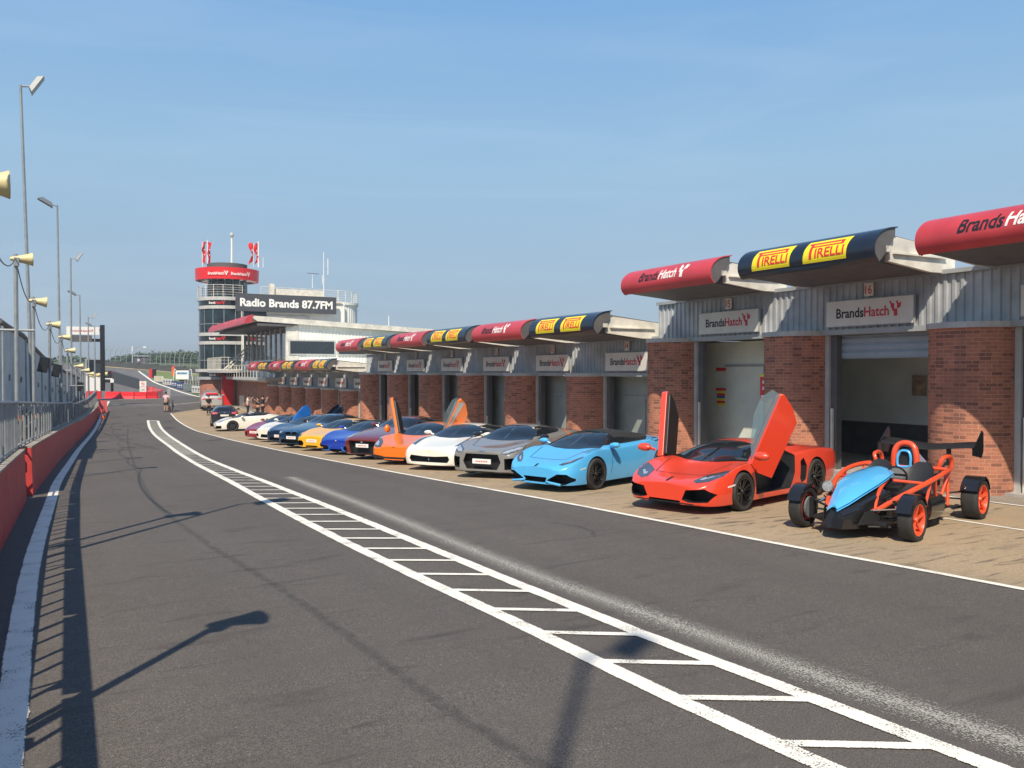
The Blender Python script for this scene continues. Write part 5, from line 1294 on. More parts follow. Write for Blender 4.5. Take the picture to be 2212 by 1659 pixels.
    if spec.get('plate'):
        px, pz = spec['plate']; mb = MB(); mb.box((px, 0, pz), (.025, .52, .12), M_white); pl = mb.build('number_plate', t, bevel=.004)
        mb = MB()
        for k in range(7): mb.box((px-.0145, .15-.05*k, pz+.002*(k % 2)), (.004, .03, .032), M_logored)
        mb.build('plate_marks', pl)
    if spec.get('seats'):
        pass
    return t, body, patch
def door_up(parent, hinge, poly, glass, ang, s, y0, paintm, tilt=8, swing=0, inner=None, th=.09, glassm=None, edge=None):
    """raised scissor door: closed side-view outline turned up about its front hinge"""
    c, sn = math.cos(R(ang)), math.sin(R(ang)); ct, st = math.cos(R(tilt)), math.sin(R(tilt)); cw, sw = math.cos(R(swing)), math.sin(R(swing))
    def fn(q, d, s=s):
        x, z = q[0]-hinge[0], q[1]-hinge[1]; X = x*c-z*sn; Z = x*sn+z*c; Y = d
        a_, b_ = X, Y*ct+Z*st; X, Yo = a_*cw-b_*sw, a_*sw+b_*cw
        return (hinge[0]+X, s*(y0+Yo), hinge[1]+Z*ct-Y*st)
    mb = MB(); mb.prism(poly, fn, -th*.45, 0, paintm); d = mb.build('door', parent, bevel=.012)
    cx = sum(p[0] for p in poly)/len(poly); cz = sum(p[1] for p in poly)/len(poly)
    mb = MB(); mb.prism([(cx+(p[0]-cx)*.93, cz+(p[1]-cz)*.90) for p in poly], fn, -th*.46-.06, -th*.46, inner or M_black); mb.build('door_trim', d, bevel=.01)
    if glass: mb = MB(); mb.prism(glass, fn, -.03, -.022, glassm or M_doorglass); mb.build('door_glass', d)
    return d
red = paint('paint_orange_red', (.76, .058, .022)); lblue = paint('paint_light_blue', (.085, .43, .80)); grey = paint('paint_grey', (.215, .21, .20), .35)
cream = paint('paint_white', (.80, .775, .69)); orange = paint('paint_orange', (.92, .20, .012), .22, .15); maroon = paint('paint_maroon', (.24, .035, .022), .2, .4)
blue = paint('paint_blue', (.008, .045, .40), .2, .1); yellow = paint('paint_yellow', (.84, .43, .02)); navyp = paint('paint_navy', (.010, .030, .075), .2, .3)
fin_door_glare_blue = paint('paint_fin_blue_door_glare', (.015, .16, .55), .22, .3); darkp = paint('paint_black', (.014, .017, .026), .2); silver = paint('paint_silver_white', (.50, .50, .50), .3, .3); crim = paint('paint_crimson', (.30, .02, .03), .25, .2)  # bright blue: sun reflection on the navy door put into colour; also bumper fins
WS = [(1.12,0), (1.15,.35), (1.34,.80), (2.10,.60), (2.18,.25), (2.19,0), (2.18,-.25), (2.10,-.60), (1.34,-.80), (1.15,-.35)]
SW = [(1.54,.865), (1.80,.97), (2.18,1.065), (2.75,1.085), (3.30,1.03), (3.38,.965), (3.1,.92)]
WSC = [(1.56,0), (1.58,.4), (1.68,.75), (2.34,.60), (2.38,0), (2.34,-.60), (1.68,-.75), (1.58,-.4)]
SWC = [(1.84,1.03), (2.1,1.16), (2.42,1.285), (2.95,1.315), (3.4,1.26), (3.72,1.14), (3.72,1.07), (3.3,1.055)]
def P_std(*extra, ws=WS, sw=SW, swm=M_cglass):
    return [('windscreen', 'top', ws, M_cglass), ('side_window', 'sides', sw, swm)] + list(extra)
hexcut = [(.30,.20), (.40,.40), (.80,.435), (.94,.34), (.84,.19), (.60,.175)]
def lights(poly, inner=None, m=None, lens=None): 
    o = [('headlight', 'front2', poly, m or M_lensd, .004)]
    if inner: o.append(('headlight_lens', 'front2', inner, lens or M_lens, .009))
    return o
# ---- orange-red car with raised doors
DO = [(1.42,.24), (1.38,.60), (1.46,.85), (1.75,.94), (2.18,1.05), (2.74,1.07), (2.80,.84), (2.74,.52), (2.60,.24)]
t, body, patch = make_car('scissor_door_sports_car', 'orange red wedge supercar with both scissor doors raised', 'car', (9.42, 11.55, zt(11)+.01), 75,
  dict(L=4.78, W=2.03, H=1.14, xf=1.02, xr=3.72, rf=.34, rr=.365, paint=red, rim=M_gblack, spokes=6, edgy=.75, sub=3, pstep=.04,
   fcuts=[([(.36,.235), (.44,.405), (.76,.445), (.90,.35), (.80,.215), (.50,.20)], .34), ([(-.34,.15), (-.32,.215), (.32,.215), (.34,.15)], .35)],
   scuts=[(DO, .55), ([(2.93,.40), (2.98,.72), (3.10,.78), (3.19,.62), (3.14,.36), (3.0,.30)], .72)],
   panels=[('windscreen', 'top', WS, M_cglass), ('quarter_window', 'sides', [(2.90,.99), (2.92,1.07), (3.34,1.03), (3.36,.97)], M_cglass)]
   + lights([(.48,.55), (.56,.635), (.88,.725), (.92,.66), (.76,.555), (.58,.52)], [(.56,.57), (.60,.60), (.66,.60), (.72,.625), (.76,.62), (.62,.565)])
   + [('side_reflector', 'left', [(.50,.47), (.74,.50), (.74,.47), (.50,.44)], M_sign), ('bonnet_badge', 'front', [(-.03,.535), (0,.515), (.03,.535), (.03,.575), (-.03,.575)], M_black), ('roof_vent', 'top2', [(3.3,.30), (3.9,.26), (3.9,.42), (3.3,.46)], M_gblack), ('bonnet_line', 'top2', [(.44,.50), (.44,.512), (1.10,.675), (1.10,.661)], M_black), ('bonnet_line', 'top', [(.435,-.51), (.435,.51), (.447,.51), (.447,-.51)], M_black), ('lower_splitter', 'front', [(-.60,.165), (-.60,.185), (.60,.185), (.60,.165)], M_black)],
   mirror=None))
DP = [(1.32,.26), (1.28,.60), (1.36,.82), (2.66,.86), (2.72,.80), (2.60,.50), (2.40,.26)]; DG = [(1.42,.83), (1.70,1.02), (2.12,1.20), (2.46,1.22), (2.68,1.06), (2.68,.865)]
sxx = 4.78/4.62
for s in (-1, 1):
    d = door_up(t, (1.38, .74), [(p[0]*sxx, p[1]*1.02) for p in DP], ([(p[0]*sxx, p[1]*1.02) for p in DG] if s < 0 else None), 64, s, .97 if s < 0 else 1.12, red, tilt=6, th=.26, swing=20 if s < 0 else 15)
    mb = MB(); c = Vector((1.12, s*1.27, .98)); mb.lathe([(0,-.12), (.09,-.10), (.125,-.02), (.11,.06), (.05,.11), (0,.12)], red, 12, Matrix.Translation(c) @ Matrix.Rotation(R(90), 4, 'X') @ Matrix.Diagonal((.8, .68, 1.2, 1))); mb.tube([c+Vector((0,-s*.06,0)), c+Vector((.12,-s*.16,-.05))], .03, red, n=6); mb.build('wing_mirror', d, smooth=True)
mb = MB(); mb.box((2.2, -.50, .45), (.95, .28, .5), M_black); mb.tube([(2.15,-.35,.62), (2.5,-.35,.95)], .10, M_black); mb.build('seat', t, bevel=.05)
mb = MB().box((2.4, -.80, .215), (1.25, .12, .03), M_steel); mb.build('door_sill', t)
# ---- light blue with black soft top
t, body, patch = make_car('convertible_sports_car', 'light blue supercar with a black fabric roof between the grey and the orange red car', 'car', (9.0, 15.35, zt(15)+.01), 70,
  dict(L=4.46, W=1.93, H=1.18, xf=.98, xr=3.60, rf=.34, rr=.35, paint=lblue, rim=M_gblack, spokes=5, edgy=.6, sub=3, pstep=.04,
   fcuts=[([(.30,.165), (.36,.25), (.62,.375), (.80,.37), (.94,.25), (.76,.16)], .30), ([(-.295,.185), (-.33,.29), (.33,.29), (.295,.185)], .22)],
   panels=P_std(('soft_top', 'top', [(2.12,.64), (2.20,.25), (2.21,0), (2.20,-.25), (2.12,-.64), (3.1,-.74), (3.5,-.70), (3.80,-.42), (3.85,0), (3.80,.42), (3.5,.70), (3.1,.74)], mat('soft_top_fabric', (.018,.018,.019), .9), .010),
      ('soft_top_side', 'sides', [(1.40,.855), (1.75,1.00), (2.15,1.10), (2.95,1.115), (3.45,1.04), (3.60,.96), (3.2,.905), (2.4,.875)], M_black, .005), ('door_window', 'sides', [(1.68,.885), (1.90,.975), (2.25,1.06), (2.85,1.065), (3.1,.99), (3.0,.91)], M_cglass, .009),
      ('bonnet_line', 'top2', [(.44,.50), (.44,.512), (1.10,.675), (1.10,.661)], M_black), ('bonnet_line', 'top', [(.435,-.51), (.435,.51), (.447,.51), (.447,-.51)], M_black), ('side_vent', 'sides', [(3.32,.90), (3.7,.93), (3.8,.88), (3.5,.86)], M_black), ('side_reflector', 'left', [(.42,.46), (.60,.49), (.60,.465), (.42,.44)], M_sign), ('bonnet_badge', 'front', [(-.03,.50), (0,.48), (.03,.50), (.03,.54), (-.03,.54)], M_black), ('door_line', 'left', [(1.60,.30), (1.70,.78), (1.712,.78), (1.612,.30)], M_black))
   + lights([(.54,.545), (.60,.585), (.88,.70), (.92,.69), (.82,.60), (.64,.535)], [(.60,.56), (.66,.59), (.80,.645), (.74,.595)])))
for s in (-1, 1):
    mb = MB(); mb.tube([(.02, s*.30, .22), (.0, s*.40, .20), (.05, s*.66, .165)], [.022, .03, .03], lblue, n=6); mb.tube([(.02, s*.30, .22), (.0, s*.34, .31)], [.022,.012], lblue, n=6); mb.build('bumper_fin', t)
# ---- grey coupe
t, body, patch = make_car('grey_coupe', 'matt grey mid engine coupe with a large black grille and white plate', 'car', (9.28, 18.45, zt(18.4)), 56,
  dict(L=4.43, W=1.94, H=1.24, xf=.93, xr=3.58, rf=.345, rr=.35, paint=grey, rim=M_gblack, spokes=5, edgy=.3, sub=3, nose=(.13, .18),
   fcuts=[([(-.44,.21), (-.55,.38), (-.47,.555), (.47,.555), (.55,.38), (.44,.21)], .18), ([(.66,.22), (.65,.47), (.90,.49), (.89,.24)], .42)],
   plate=(.0,.43), panels=P_std(('side_blade', 'sides', [(3.25,.62), (3.40,.93), (3.62,.95), (3.62,.62)], orange), ('door_line', 'left', [(1.60,.28), (1.72,.80), (1.735,.80), (1.615,.28)], M_black), ('front_emblem', 'front', [(-.10,.60), (-.10,.625), (.10,.625), (.10,.60)], M_chrome), ('lower_lip', 'front', [(-.75,.14), (-.78,.17), (.78,.17), (.75,.14)], M_black), ('bonnet_line', 'top2', [(.44,.50), (.44,.512), (1.10,.675), (1.10,.661)], M_black), ('bonnet_line', 'top', [(.435,-.51), (.435,.51), (.447,.51), (.447,-.51)], M_black), ('tax_disc', 'top', [(2.04,-.46), (2.04,-.52), (2.10,-.52), (2.10,-.46)], M_white, .009))
   + lights([(.54,.575), (.60,.645), (.93,.735), (.95,.64), (.72,.56)], [(.58,.59), (.64,.635), (.92,.715), (.93,.67), (.70,.58)]), mirmat=M_gblack))
mb = MB()
for s in (-1, 1): mb.box((.05, s*.60, .42), (.05, .03, .34), M_chrome)
mb.build('grille_blade', t)
# ---- white coupe
t, body, patch = make_car('white_coupe', 'cream white sports coupe with slim upswept headlights between the orange and grey cars', 'car', (9.1, 21.35, zt(21.3)), 55,
  dict(L=4.53, W=1.94, H=1.20, xf=1.0, xr=3.65, rf=.34, rr=.35, paint=cream, rim=M_lampm, spokes=5, edgy=.15, nose=(.06, .15),
   fcuts=[([(-.60,.225), (-.67,.31), (-.62,.40), (-.2,.375), (.2,.375), (.62,.40), (.67,.31), (.60,.225)], .15)],
   panels=P_std(('headlight', 'top2', [(.30,-.66), (.40,-.82), (.75,-.82), (1.45,-.70), (1.40,-.67), (.80,-.70)], M_lensd), ('nose_badge', 'front', [(-.02,.27), (-.02,.33), (.02,.33), (.02,.27)], M_chrome, .02), ('bonnet_emblem', 'front', [(-.02,.50), (-.02,.53), (.02,.53), (.02,.50)], M_yel))))
# ---- orange car with raised doors
t, body, patch = make_car('orange_sports_car', 'bright orange supercar with both dihedral doors raised behind the white coupe', 'car', (9.0, 23.85, zt(23.8)), 55,
  dict(L=4.53, W=2.0, H=1.20, xf=1.0, xr=3.67, rf=.335, rr=.35, paint=orange, rim=M_gblack, spokes=5, edgy=.35, nose=(.03, .05),
   fcuts=[([(.34,.13), (.40,.25), (.90,.30), (.95,.16)], .30)], scuts=[([(1.50,.26), (1.46,.6), (1.56,.86), (1.85,.96), (2.25,1.05), (2.8,1.06), (2.95,.80), (2.75,.26)], .55)],
   panels=[('windscreen', 'top', WS, M_cglass), ('lower_bumper', 'front', [(-.82,.18), (-.90,.30), (-.45,.235), (.45,.235), (.90,.30), (.82,.18)], M_black)] + lights([(.46,.50), (.56,.60), (.88,.72), (.94,.66), (.86,.54), (.66,.48)], [(.62,.53), (.70,.60), (.86,.66), (.82,.56)]) + [('bonnet_badge', 'front', [(-.05,.50), (-.05,.512), (.05,.512), (.05,.50)], M_black)], mirror=None))
DPm = [(1.43,.28), (1.41,.62), (1.53,.84), (2.75,.88), (2.86,.80), (2.78,.55), (2.50,.28), (1.95,.24)]; DGm = [(1.61,.85), (1.90,1.0), (2.30,1.14), (2.7,1.12), (2.84,.98), (2.77,.885)]
for s in (-1, 1):
    d = door_up(t, (1.50, .74), DPm, DGm, 68, s, .90, orange, tilt=14, swing=22, inner=silver if s < 0 else M_black, th=.22)
    band = door_up(t, (1.50, .74), [(1.60,.82), (2.74,.84), (2.80,.62), (1.9,.74)], None, 68, s, .905, silver, tilt=14, swing=22, inner=M_black, th=.02); band.name = 'door_band'
    mb = MB(); c = Vector((1.40, s*1.20, 1.0)); mb.lathe([(0,-.12), (.09,-.09), (.12,-.02), (.10,.06), (.05,.11), (0,.12)], orange, 10, Matrix.Translation(c) @ Matrix.Diagonal((1, .8, 1.1, 1))); mb.build('wing_mirror', d, smooth=True)
# ---- dark red coupe
t, body, patch = make_car('dark_red_coupe', 'dark metallic red grand tourer with a black grille between the orange and blue cars', 'car', (8.95, 26.7, zt(26.7)), 57,
  dict(table=TCp, L=4.71, W=1.90, H=1.37, xf=.98, xr=3.76, rf=.35, rr=.355, paint=maroon, rim=M_lampm, spokes=7, edgy=.35,
   fcuts=[([(-.46,.21), (-.57,.63), (.57,.63), (.46,.21)], .16), ([(.62,.22), (.66,.42), (.84,.42), (.80,.22)], .3)], plate=(.02,.48),
   panels=P_std(('headlight', 'top2', [(.20,-.58), (.16,-.80), (.60,-.90), (1.15,-.86), (1.18,-.78), (.62,-.66)], M_lens), ('grille_badge', 'front', [(-.06,.56), (-.06,.64), (.06,.64), (.06,.56)], M_chrome, .012), ws=WSC, sw=SWC), mirror=(1.95,1.06)))
# ---- blue wedge convertible
gal = [([(.34,.16), (.42,.33), (.90,.36), (.93,.18)], .28), ([(-.30,.15), (-.26,.22), (.26,.22), (.30,.15)], .22)]
t, body, patch = make_car('blue_sports_car', 'vivid royal blue supercar between the yellow car and the dark red coupe', 'car', (9.0, 29.8, zt(29.8)), 58,
  dict(L=4.34, W=1.90, H=1.17, xf=.95, xr=3.50, rf=.325, rr=.335, paint=blue, rim=M_gblack, spokes=5, edgy=.6, fcuts=gal, nose=(.04, .1),
   panels=P_std(('soft_top', 'top', [(2.16,.62), (2.20,0), (2.16,-.62), (3.1,-.72), (3.7,-.5), (3.7,.5), (3.1,.72)], MATS['soft_top_fabric'], .010), ('nose_badge', 'front', [(-.03,.50), (.03,.50), (.03,.53), (-.03,.53)], M_yel), ('tax_disc', 'top', [(2.04,-.46), (2.04,-.52), (2.10,-.52), (2.10,-.46)], M_white, .009)) + lights([(.62,.50), (.66,.56), (.92,.66), (.93,.58)])))
for s in (-1, 1): mb = MB(); mb.tube([(.0, s*.26, .32), (.02, s*.36, .17), (.06, s*.62, .16)], .028, fin_door_glare_blue, n=6); mb.build('bumper_fin', t)
# ---- yellow
t, body, patch = make_car('yellow_sports_car', 'bright yellow sports car with two oval front intakes', 'car', (8.92, 32.8, zt(32.8)), 58,
  dict(L=4.4, W=1.92, H=1.20, xf=.98, xr=3.6, rf=.33, rr=.34, paint=yellow, rim=M_lampm, spokes=5, edgy=.1, nose=(.07, .1),
   fcuts=[([(.50,.19), (.44,.28), (.52,.38), (.70,.40), (.84,.32), (.80,.20)], .22), ([(-.34,.16), (-.3,.22), (.3,.22), (.34,.16)], .15)], plate=(-.0,.42), panels=P_std(('tax_disc', 'top', [(2.04,-.46), (2.04,-.53), (2.10,-.53), (2.10,-.46)], M_white, .009)) + lights([(.60,.50), (.66,.58), (.86,.64), (.88,.56)])))
# ---- dark blue saloon coupe with twin kidney grille
t, body, patch = make_car('dark_blue_coupe', 'dark blue coupe with a pair of small black grilles and a white plate', 'car', (8.75, 35.4, zt(35.4)), 57,
  dict(table=TCp, L=4.67, W=1.87, H=1.38, xf=.85, xr=3.66, rf=.34, rr=.34, paint=paint('paint_deep_blue', (.012, .05, .12), .2, .3), rim=M_gblack, spokes=5, edgy=.3,
   fcuts=[([(.04,.56), (.05,.70), (.30,.69), (.34,.58)], .14), ([(-.62,.22), (-.55,.38), (.55,.38), (.62,.22)], .14)], plate=(.0,.46),
   panels=P_std(('headlight', 'front2', [(.46,.60), (.50,.70), (.84,.76), (.86,.67)], M_lensd), ('headlight_lens', 'front2', [(.56,.63), (.60,.69), (.74,.70), (.74,.65)], M_lens, .010), ('bonnet_badge', 'front', [(-.03,.73), (.03,.73), (.03,.77), (-.03,.77)], M_chrome), ('grille_surround', 'front2', [(.02,.705), (.02,.72), (.32,.71), (.34,.69)], M_chrome), ws=WSC, sw=SWC), mirror=(1.95,1.05), mirmat=M_gblack))
# ---- navy car, sun reflection painted bright blue into one raised door
t, body, patch = make_car('navy_sports_car', 'dark navy sports car, sun reflection painted bright blue on one raised door', 'car', (8.9, 38.3, zt(38.3)), 58,
  dict(L=4.69, W=1.94, H=1.29, xf=1.0, xr=3.75, rf=.34, rr=.345, paint=navyp, rim=M_lampm, spokes=5, edgy=.2, nose=(.1, .1), plate=(.0,.42), fcuts=[([(-.6,.2), (-.55,.32), (.55,.32), (.6,.2)], .14)], panels=P_std() + lights([(.50,.52), (.56,.57), (.86,.66), (.90,.60)], [(.56,.535), (.60,.56), (.82,.63), (.84,.60)])))
door_up(t, (1.8, .80), [(1.70,.30), (1.64,.62), (1.78,.94), (2.4,1.02), (3.05,1.0), (3.3,.90), (3.25,.60), (2.9,.32)], None, 36, 1, .88, fin_door_glare_blue, tilt=22, th=.20, swing=-6, inner=fin_door_glare_blue, glassm=M_cglass)  # panel and trim of the navy door carry the painted sun reflection
door_up(t, (1.8, .80), [(1.70,.32), (1.64,.62), (1.78,.90), (3.05,.90), (3.2,.80), (3.15,.60), (2.8,.34)], [(1.9,.92), (2.3,1.10), (2.75,1.16), (3.1,1.1), (3.04,.92)], 44, -1, .90, navyp, tilt=22, swing=15, th=.18, glassm=M_cglass)
# ---- white, crimson
t, body, patch = make_car('white_sports_car', 'small white sports car partly hidden between the crimson and the navy cars', 'car', (9.0, 41.3, zt(41.3)), 60,
  dict(L=4.4, W=1.85, H=1.28, xf=.95, xr=3.45, rf=.33, rr=.34, paint=cream, rim=M_lampm, edgy=.1, nose=(.1, .12), fcuts=[([(-.42,.20), (-.40,.34), (.40,.34), (.42,.20)], .14), ([(.58,.24), (.6,.36), (.8,.36), (.8,.26)], .3)], panels=P_std() + lights([(.60,.52), (.62,.62), (.84,.66), (.86,.56)])))
t, body, patch = make_car('crimson_sports_car', 'deep crimson sports car with a white plate, last of the front facing row', 'car', (8.95, 44.1, zt(44.1)), 60,
  dict(L=4.4, W=1.9, H=1.20, xf=.98, xr=3.55, rf=.33, rr=.34, paint=crim, rim=M_lampm, edgy=.15, plate=(.0,.40), fcuts=[([(.5,.2), (.48,.34), (.84,.36), (.86,.22)], .25)], panels=P_std(('soft_top', 'top', [(2.16,.62), (2.20,0), (2.16,-.62), (3.1,-.72), (3.7,-.5), (3.7,.5), (3.1,.72)], MATS['soft_top_fabric'], .010)) + lights([(.58,.50), (.62,.57), (.86,.64), (.90,.56)])))
# ---- white convertible parked side on
t, body, patch = make_car('white_convertible', 'white open top supercar standing almost side on at the far end of the row', 'car', (8.85, 55.3, zt(54.5)-.0), 91,
  dict(L=4.34, W=1.90, H=1.17, xf=.95, xr=3.51, rf=.33, rr=.34, paint=cream, rim=M_gblack, spokes=5, edgy=.55, fcuts=gal, panels=P_std(('soft_top', 'top', [(2.52,.54), (2.52,-.54), (3.1,-.70), (3.6,-.5), (3.6,.5), (3.1,.70)], MATS['soft_top_fabric'], .010), ('side_vent', 'sides', [(3.05,.55), (3.25,.75), (3.35,.70), (3.2,.5)], M_lampm)) + lights([(.62,.50), (.66,.56), (.92,.66), (.93,.58)])))
# ---- black car seen from behind and white estate with light bar
RW = [(3.35,0), (3.4,.50), (4.05,.52), (4.1,0), (4.05,-.52), (3.4,-.50)]
t, body, patch = make_car('black_saloon', 'black hatchback seen from behind next to the white convertible', 'car', (10.9, 64.1, zt(61)), 189,
  dict(table=TE, L=4.6, W=1.86, H=1.45, xf=.9, xr=3.6, rf=.33, rr=.33, paint=darkp, rim=M_lampm, edgy=.3,
   panels=P_std(('rear_window', 'rear', [(-.54,1.06), (-.46,1.26), (.46,1.26), (.54,1.06)], M_cglass), ('tail_light', 'rear2', [(.46,.86), (.50,.96), (.80,.98), (.80,.82)], M_redp), ('rear_number_plate', 'rear', [(-.28,.70), (-.28,.82), (.28,.82), (.28,.70)], M_cream, .02), ('rear_badge', 'rear', [(-.05,.90), (-.05,.96), (.05,.96), (.05,.90)], M_chrome, .02), ws=WSC, sw=SWC), mirror=(1.95,1.06)), 'cars parked by the control tower')
t, body, patch = make_car('white_estate_car', 'silver white estate with a red rear window stripe and roof light bar by the tower', 'car', (13.0, 83.2, zt(80)+.1), 188,
  dict(table=TE, L=4.7, W=1.95, H=1.62, xf=.9, xr=3.7, rf=.35, rr=.35, paint=silver, rim=M_lampm, edgy=.3,
   panels=P_std(('rear_window', 'rear', [(-.56,1.07), (-.48,1.27), (.48,1.27), (.56,1.07)], M_cglass), ('red_stripe', 'rear', [(-.48,1.16), (-.46,1.27), (.46,1.27), (.48,1.16)], M_bright, .02), ('tail_light', 'rear2', [(.46,.78), (.50,.90), (.80,.92), (.80,.76)], M_redp), ('rear_badge', 'rear', [(-.12,.80), (-.12,.86), (.12,.86), (.12,.80)], M_red, .02), ws=WSC, sw=SWC), mirror=(1.95,1.06)), 'cars parked by the control tower')
mb = MB(); mb.box((2.75, 0, 1.68), (.25, 1.1, .10), M_lampm); mb.tube([(3.0,-.62,1.62), (4.2,-.55,1.58)], .025, M_steel).tube([(3.0,.62,1.62), (4.2,.55,1.58)], .025, M_steel); mb.build('light_bar', t, bevel=.02)

# ================================================================= open wheel tube frame car
OR = mat('frame_orange', (.80, .085, .025), .3, coat=.7, var=.05)
t = thing('tube_frame_car', 'open tube frame track car with orange chassis tubes, light blue nose and black rear wing', 'car', (9.72, 8.217, zt(8)), R(90-75), None, 1.10)
Y = lambda s, p: [(x, s*y, z) for x, y, z in p]
def loft(mb, secs, m, close=True):
    n = len(secs[0]); vs = [v for s in secs for v in s]; fs = []
    for i in range(len(secs)-1):
        for k in range(n if close else n-1): fs.append((i*n+k, i*n+(k+1) % n, (i+1)*n+(k+1) % n, (i+1)*n+k))
    if close: fs += [tuple(range(n)), tuple(len(vs)-1-k for k in range(n))]
    mb.add(vs, fs, m)
mb = MB(); secs = []
for x, w, zb, zt1 in ((.12,.10,.15,.40), (.33,.19,.14,.465), (.60,.29,.14,.56), (.92,.37,.15,.64)):
    secs.append([(x,-w,zb), (x,w,zb), (x+.02,w+.02,(zb+zt1)*.5), (x+.03,w*.95,zt1-.06), (x+.04,w*.6,zt1-.005), (x+.04,-w*.6,zt1-.005), (x+.03,-w*.95,zt1-.06), (x+.02,-w-.02,(zb+zt1)*.5)])
loft(mb, secs, M_gblack); mb.build('nose_cone', t, smooth=True, sharp=30)
mb = MB()
for s in (-1, 1): MB().prism([(.30,.20), (.66,.19), (.66,.40), (.42,.36)], lambda q, u: (q[0], u+s*(q[0]-.30)*.36, q[1]), s*.235, s*.242, M_grille).build('side_intake', t)
mb = MB(); vs = []; fs = []; row = 9
for i, (x, w, z) in enumerate(((.11,.065,.405), (.33,.13,.475), (.60,.20,.575), (.88,.26,.665), (1.15,.28,.735), (1.38,.25,.785), (1.52,.16,.80))):
    for k in range(row): q = -1+2*k/(row-1); vs.append((x-.05*abs(q)**2*(1 if i < 5 else -1), q*w, z+.05*(1-q*q)+.010))
fs = [(i*row+k, i*row+k+1, (i+1)*row+k+1, (i+1)*row+k) for i in range(6) for k in range(row-1)]
top = vs; bot = [(a,b,c-.03) for a,b,c in vs]; q = len(vs); mb.add(top+bot, fs+[tuple(q+j for j in reversed(f)) for f in fs]+[(k, q+k, q+k+1, k+1) for k in range(row-1)], lblue); mb.build('blue_bonnet', t, smooth=True, sharp=60)
MB().lathe([(0,.006), (.035,.004)], M_ink, 12, Matrix.Translation((.19,0,.452)) @ Matrix.Rotation(R(-14), 4, 'Y')).build('nose_badge', t)
# chassis tubes
def tubes(name, paths, r, m, n=10):
    for p in paths: MB().tube(p, r, m, n=n).build(name, t, smooth=True)
def curve3(p, k=6):
    P_ = [Vector(a) for a in p]; out = []
    for i in range(len(P_)-1):
        a, b, c, d = P_[max(i-1,0)], P_[i], P_[i+1], P_[min(i+2,len(P_)-1)]
        for j in range(k): u = j/k; out.append(.5*((2*b)+(c-a)*u+(2*a-5*b+4*c-d)*u*u+(3*b-a-3*c+d)*u**3))
    out.append(P_[-1]); return out
for s in (-1, 1):
    tubes('upper_chassis_rail', [curve3(Y(s, [(.62,.34,.36), (1.0,.46,.50), (1.5,.60,.64), (2.0,.66,.74), (2.5,.62,.78), (2.8,.52,.76), (2.98,.42,.62), (3.0,.38,.40)]))], .034, OR)
    tubes('lower_chassis_rail', [Y(s, [(.60,.30,.19), (.95,.44,.17), (1.5,.56,.20), (2.3,.58,.22), (2.9,.42,.30)])], .030, OR)
    tubes('diagonal_brace', [Y(s, p) for p in ([(.95,.44,.49), (1.18,.50,.20)], [(1.18,.50,.20), (1.32,.55,.58)], [(1.75,.63,.69), (1.62,.57,.22)], [(1.85,.65,.71), (2.10,.58,.24)], [(2.10,.58,.24), (2.50,.62,.77)], [(2.5,.60,.26), (2.85,.48,.72)], [(1.32,.28,.70), (1.6,.60,.66)])], .021, OR)
    tubes('front_hoop', [curve3(Y(s, [(.62,.30,.20), (.70,.30,.45), (.95,.26,.62), (1.3,.22,.72)]))], .026, OR)
tubes('cross_tube', [[(.62,-.34,.36), (.62,.34,.36)], [(1.5,-.55,.20), (1.5,.55,.20)], [(2.5,-.62,.78), (2.5,.62,.78)], [(2.9,-.42,.30), (2.9,.42,.30)]], .028, OR)
tubes('roll_hoop', [curve3([(2.48,-.165,.60), (2.48,-.16,.95), (2.50,-.11,1.09), (2.51,0,1.13), (2.50,.11,1.09), (2.48,.16,.95), (2.48,.165,.60)])], .045, OR, 12)
tubes('side_hoop', [curve3(Y(-1, [(2.55,.45,.80), (2.58,.50,.93), (2.85,.52,.93), (2.92,.50,.72)]), 5), curve3(Y(1, [(2.55,.45,.80), (2.58,.50,.93), (2.85,.52,.93), (2.92,.50,.72)]), 5)], .030, OR)
mb = MB(); secs = []
for x, w, z0, z1 in ((2.54,.125,.76,1.04), (2.80,.10,.76,.99), (3.10,.04,.76,.88), (3.30,.015,.76,.80)):
    secs.append([(x,-w,z0), (x,w,z0), (x,w,z0+(z1-z0)*.6), (x,w*.6,z1), (x,-w*.6,z1), (x,-w,z0+(z1-z0)*.6)])
loft(mb, secs, lblue); ab = mb.build('air_box', t, smooth=True, sharp=40)
tubes('air_intake_ring', [curve3([(2.44,-.09,.79), (2.44,-.095,.92), (2.45,-.065,1.00), (2.45,0,1.02), (2.45,.065,1.00), (2.44,.095,.92), (2.44,.09,.79), (2.44,0,.775), (2.44,-.09,.79)], 4)], .020, lblue)
MB().prism([(-.085,.79), (.085,.79), (.085,.93), (.055,1.0), (-.055,1.0), (-.085,.93)], lambda q, s: (s, q[0], q[1]), 2.48, 2.545, M_grille).build('intake_mesh', t)
for s in (-1, 1):
    mb = MB(); secs = []
    for x, w, z in ((1.55,.20,.42), (1.95,.22,.40), (2.10,.22,.50), (2.26,.19,.68), (2.34,.16,.79), (2.38,.11,.85)):
        e = .06 if z < .6 else (.03 if z < .75 else .004); secs.append([(x,s*.30-w,z+e), (x+.03,s*.30-w*.8,z), (x+.03,s*.30+w*.8,z), (x,s*.30+w,z+e), (x-.04,s*.30+w*.95,z+e*1.4), (x-.02,s*.30+w*.6,z+.03), (x-.02,s*.30-w*.6,z+.03), (x-.04,s*.30-w*.95,z+e*1.4)])
    loft(mb, secs, M_black); mb.build('bucket_seat', t, smooth=True, sharp=60)
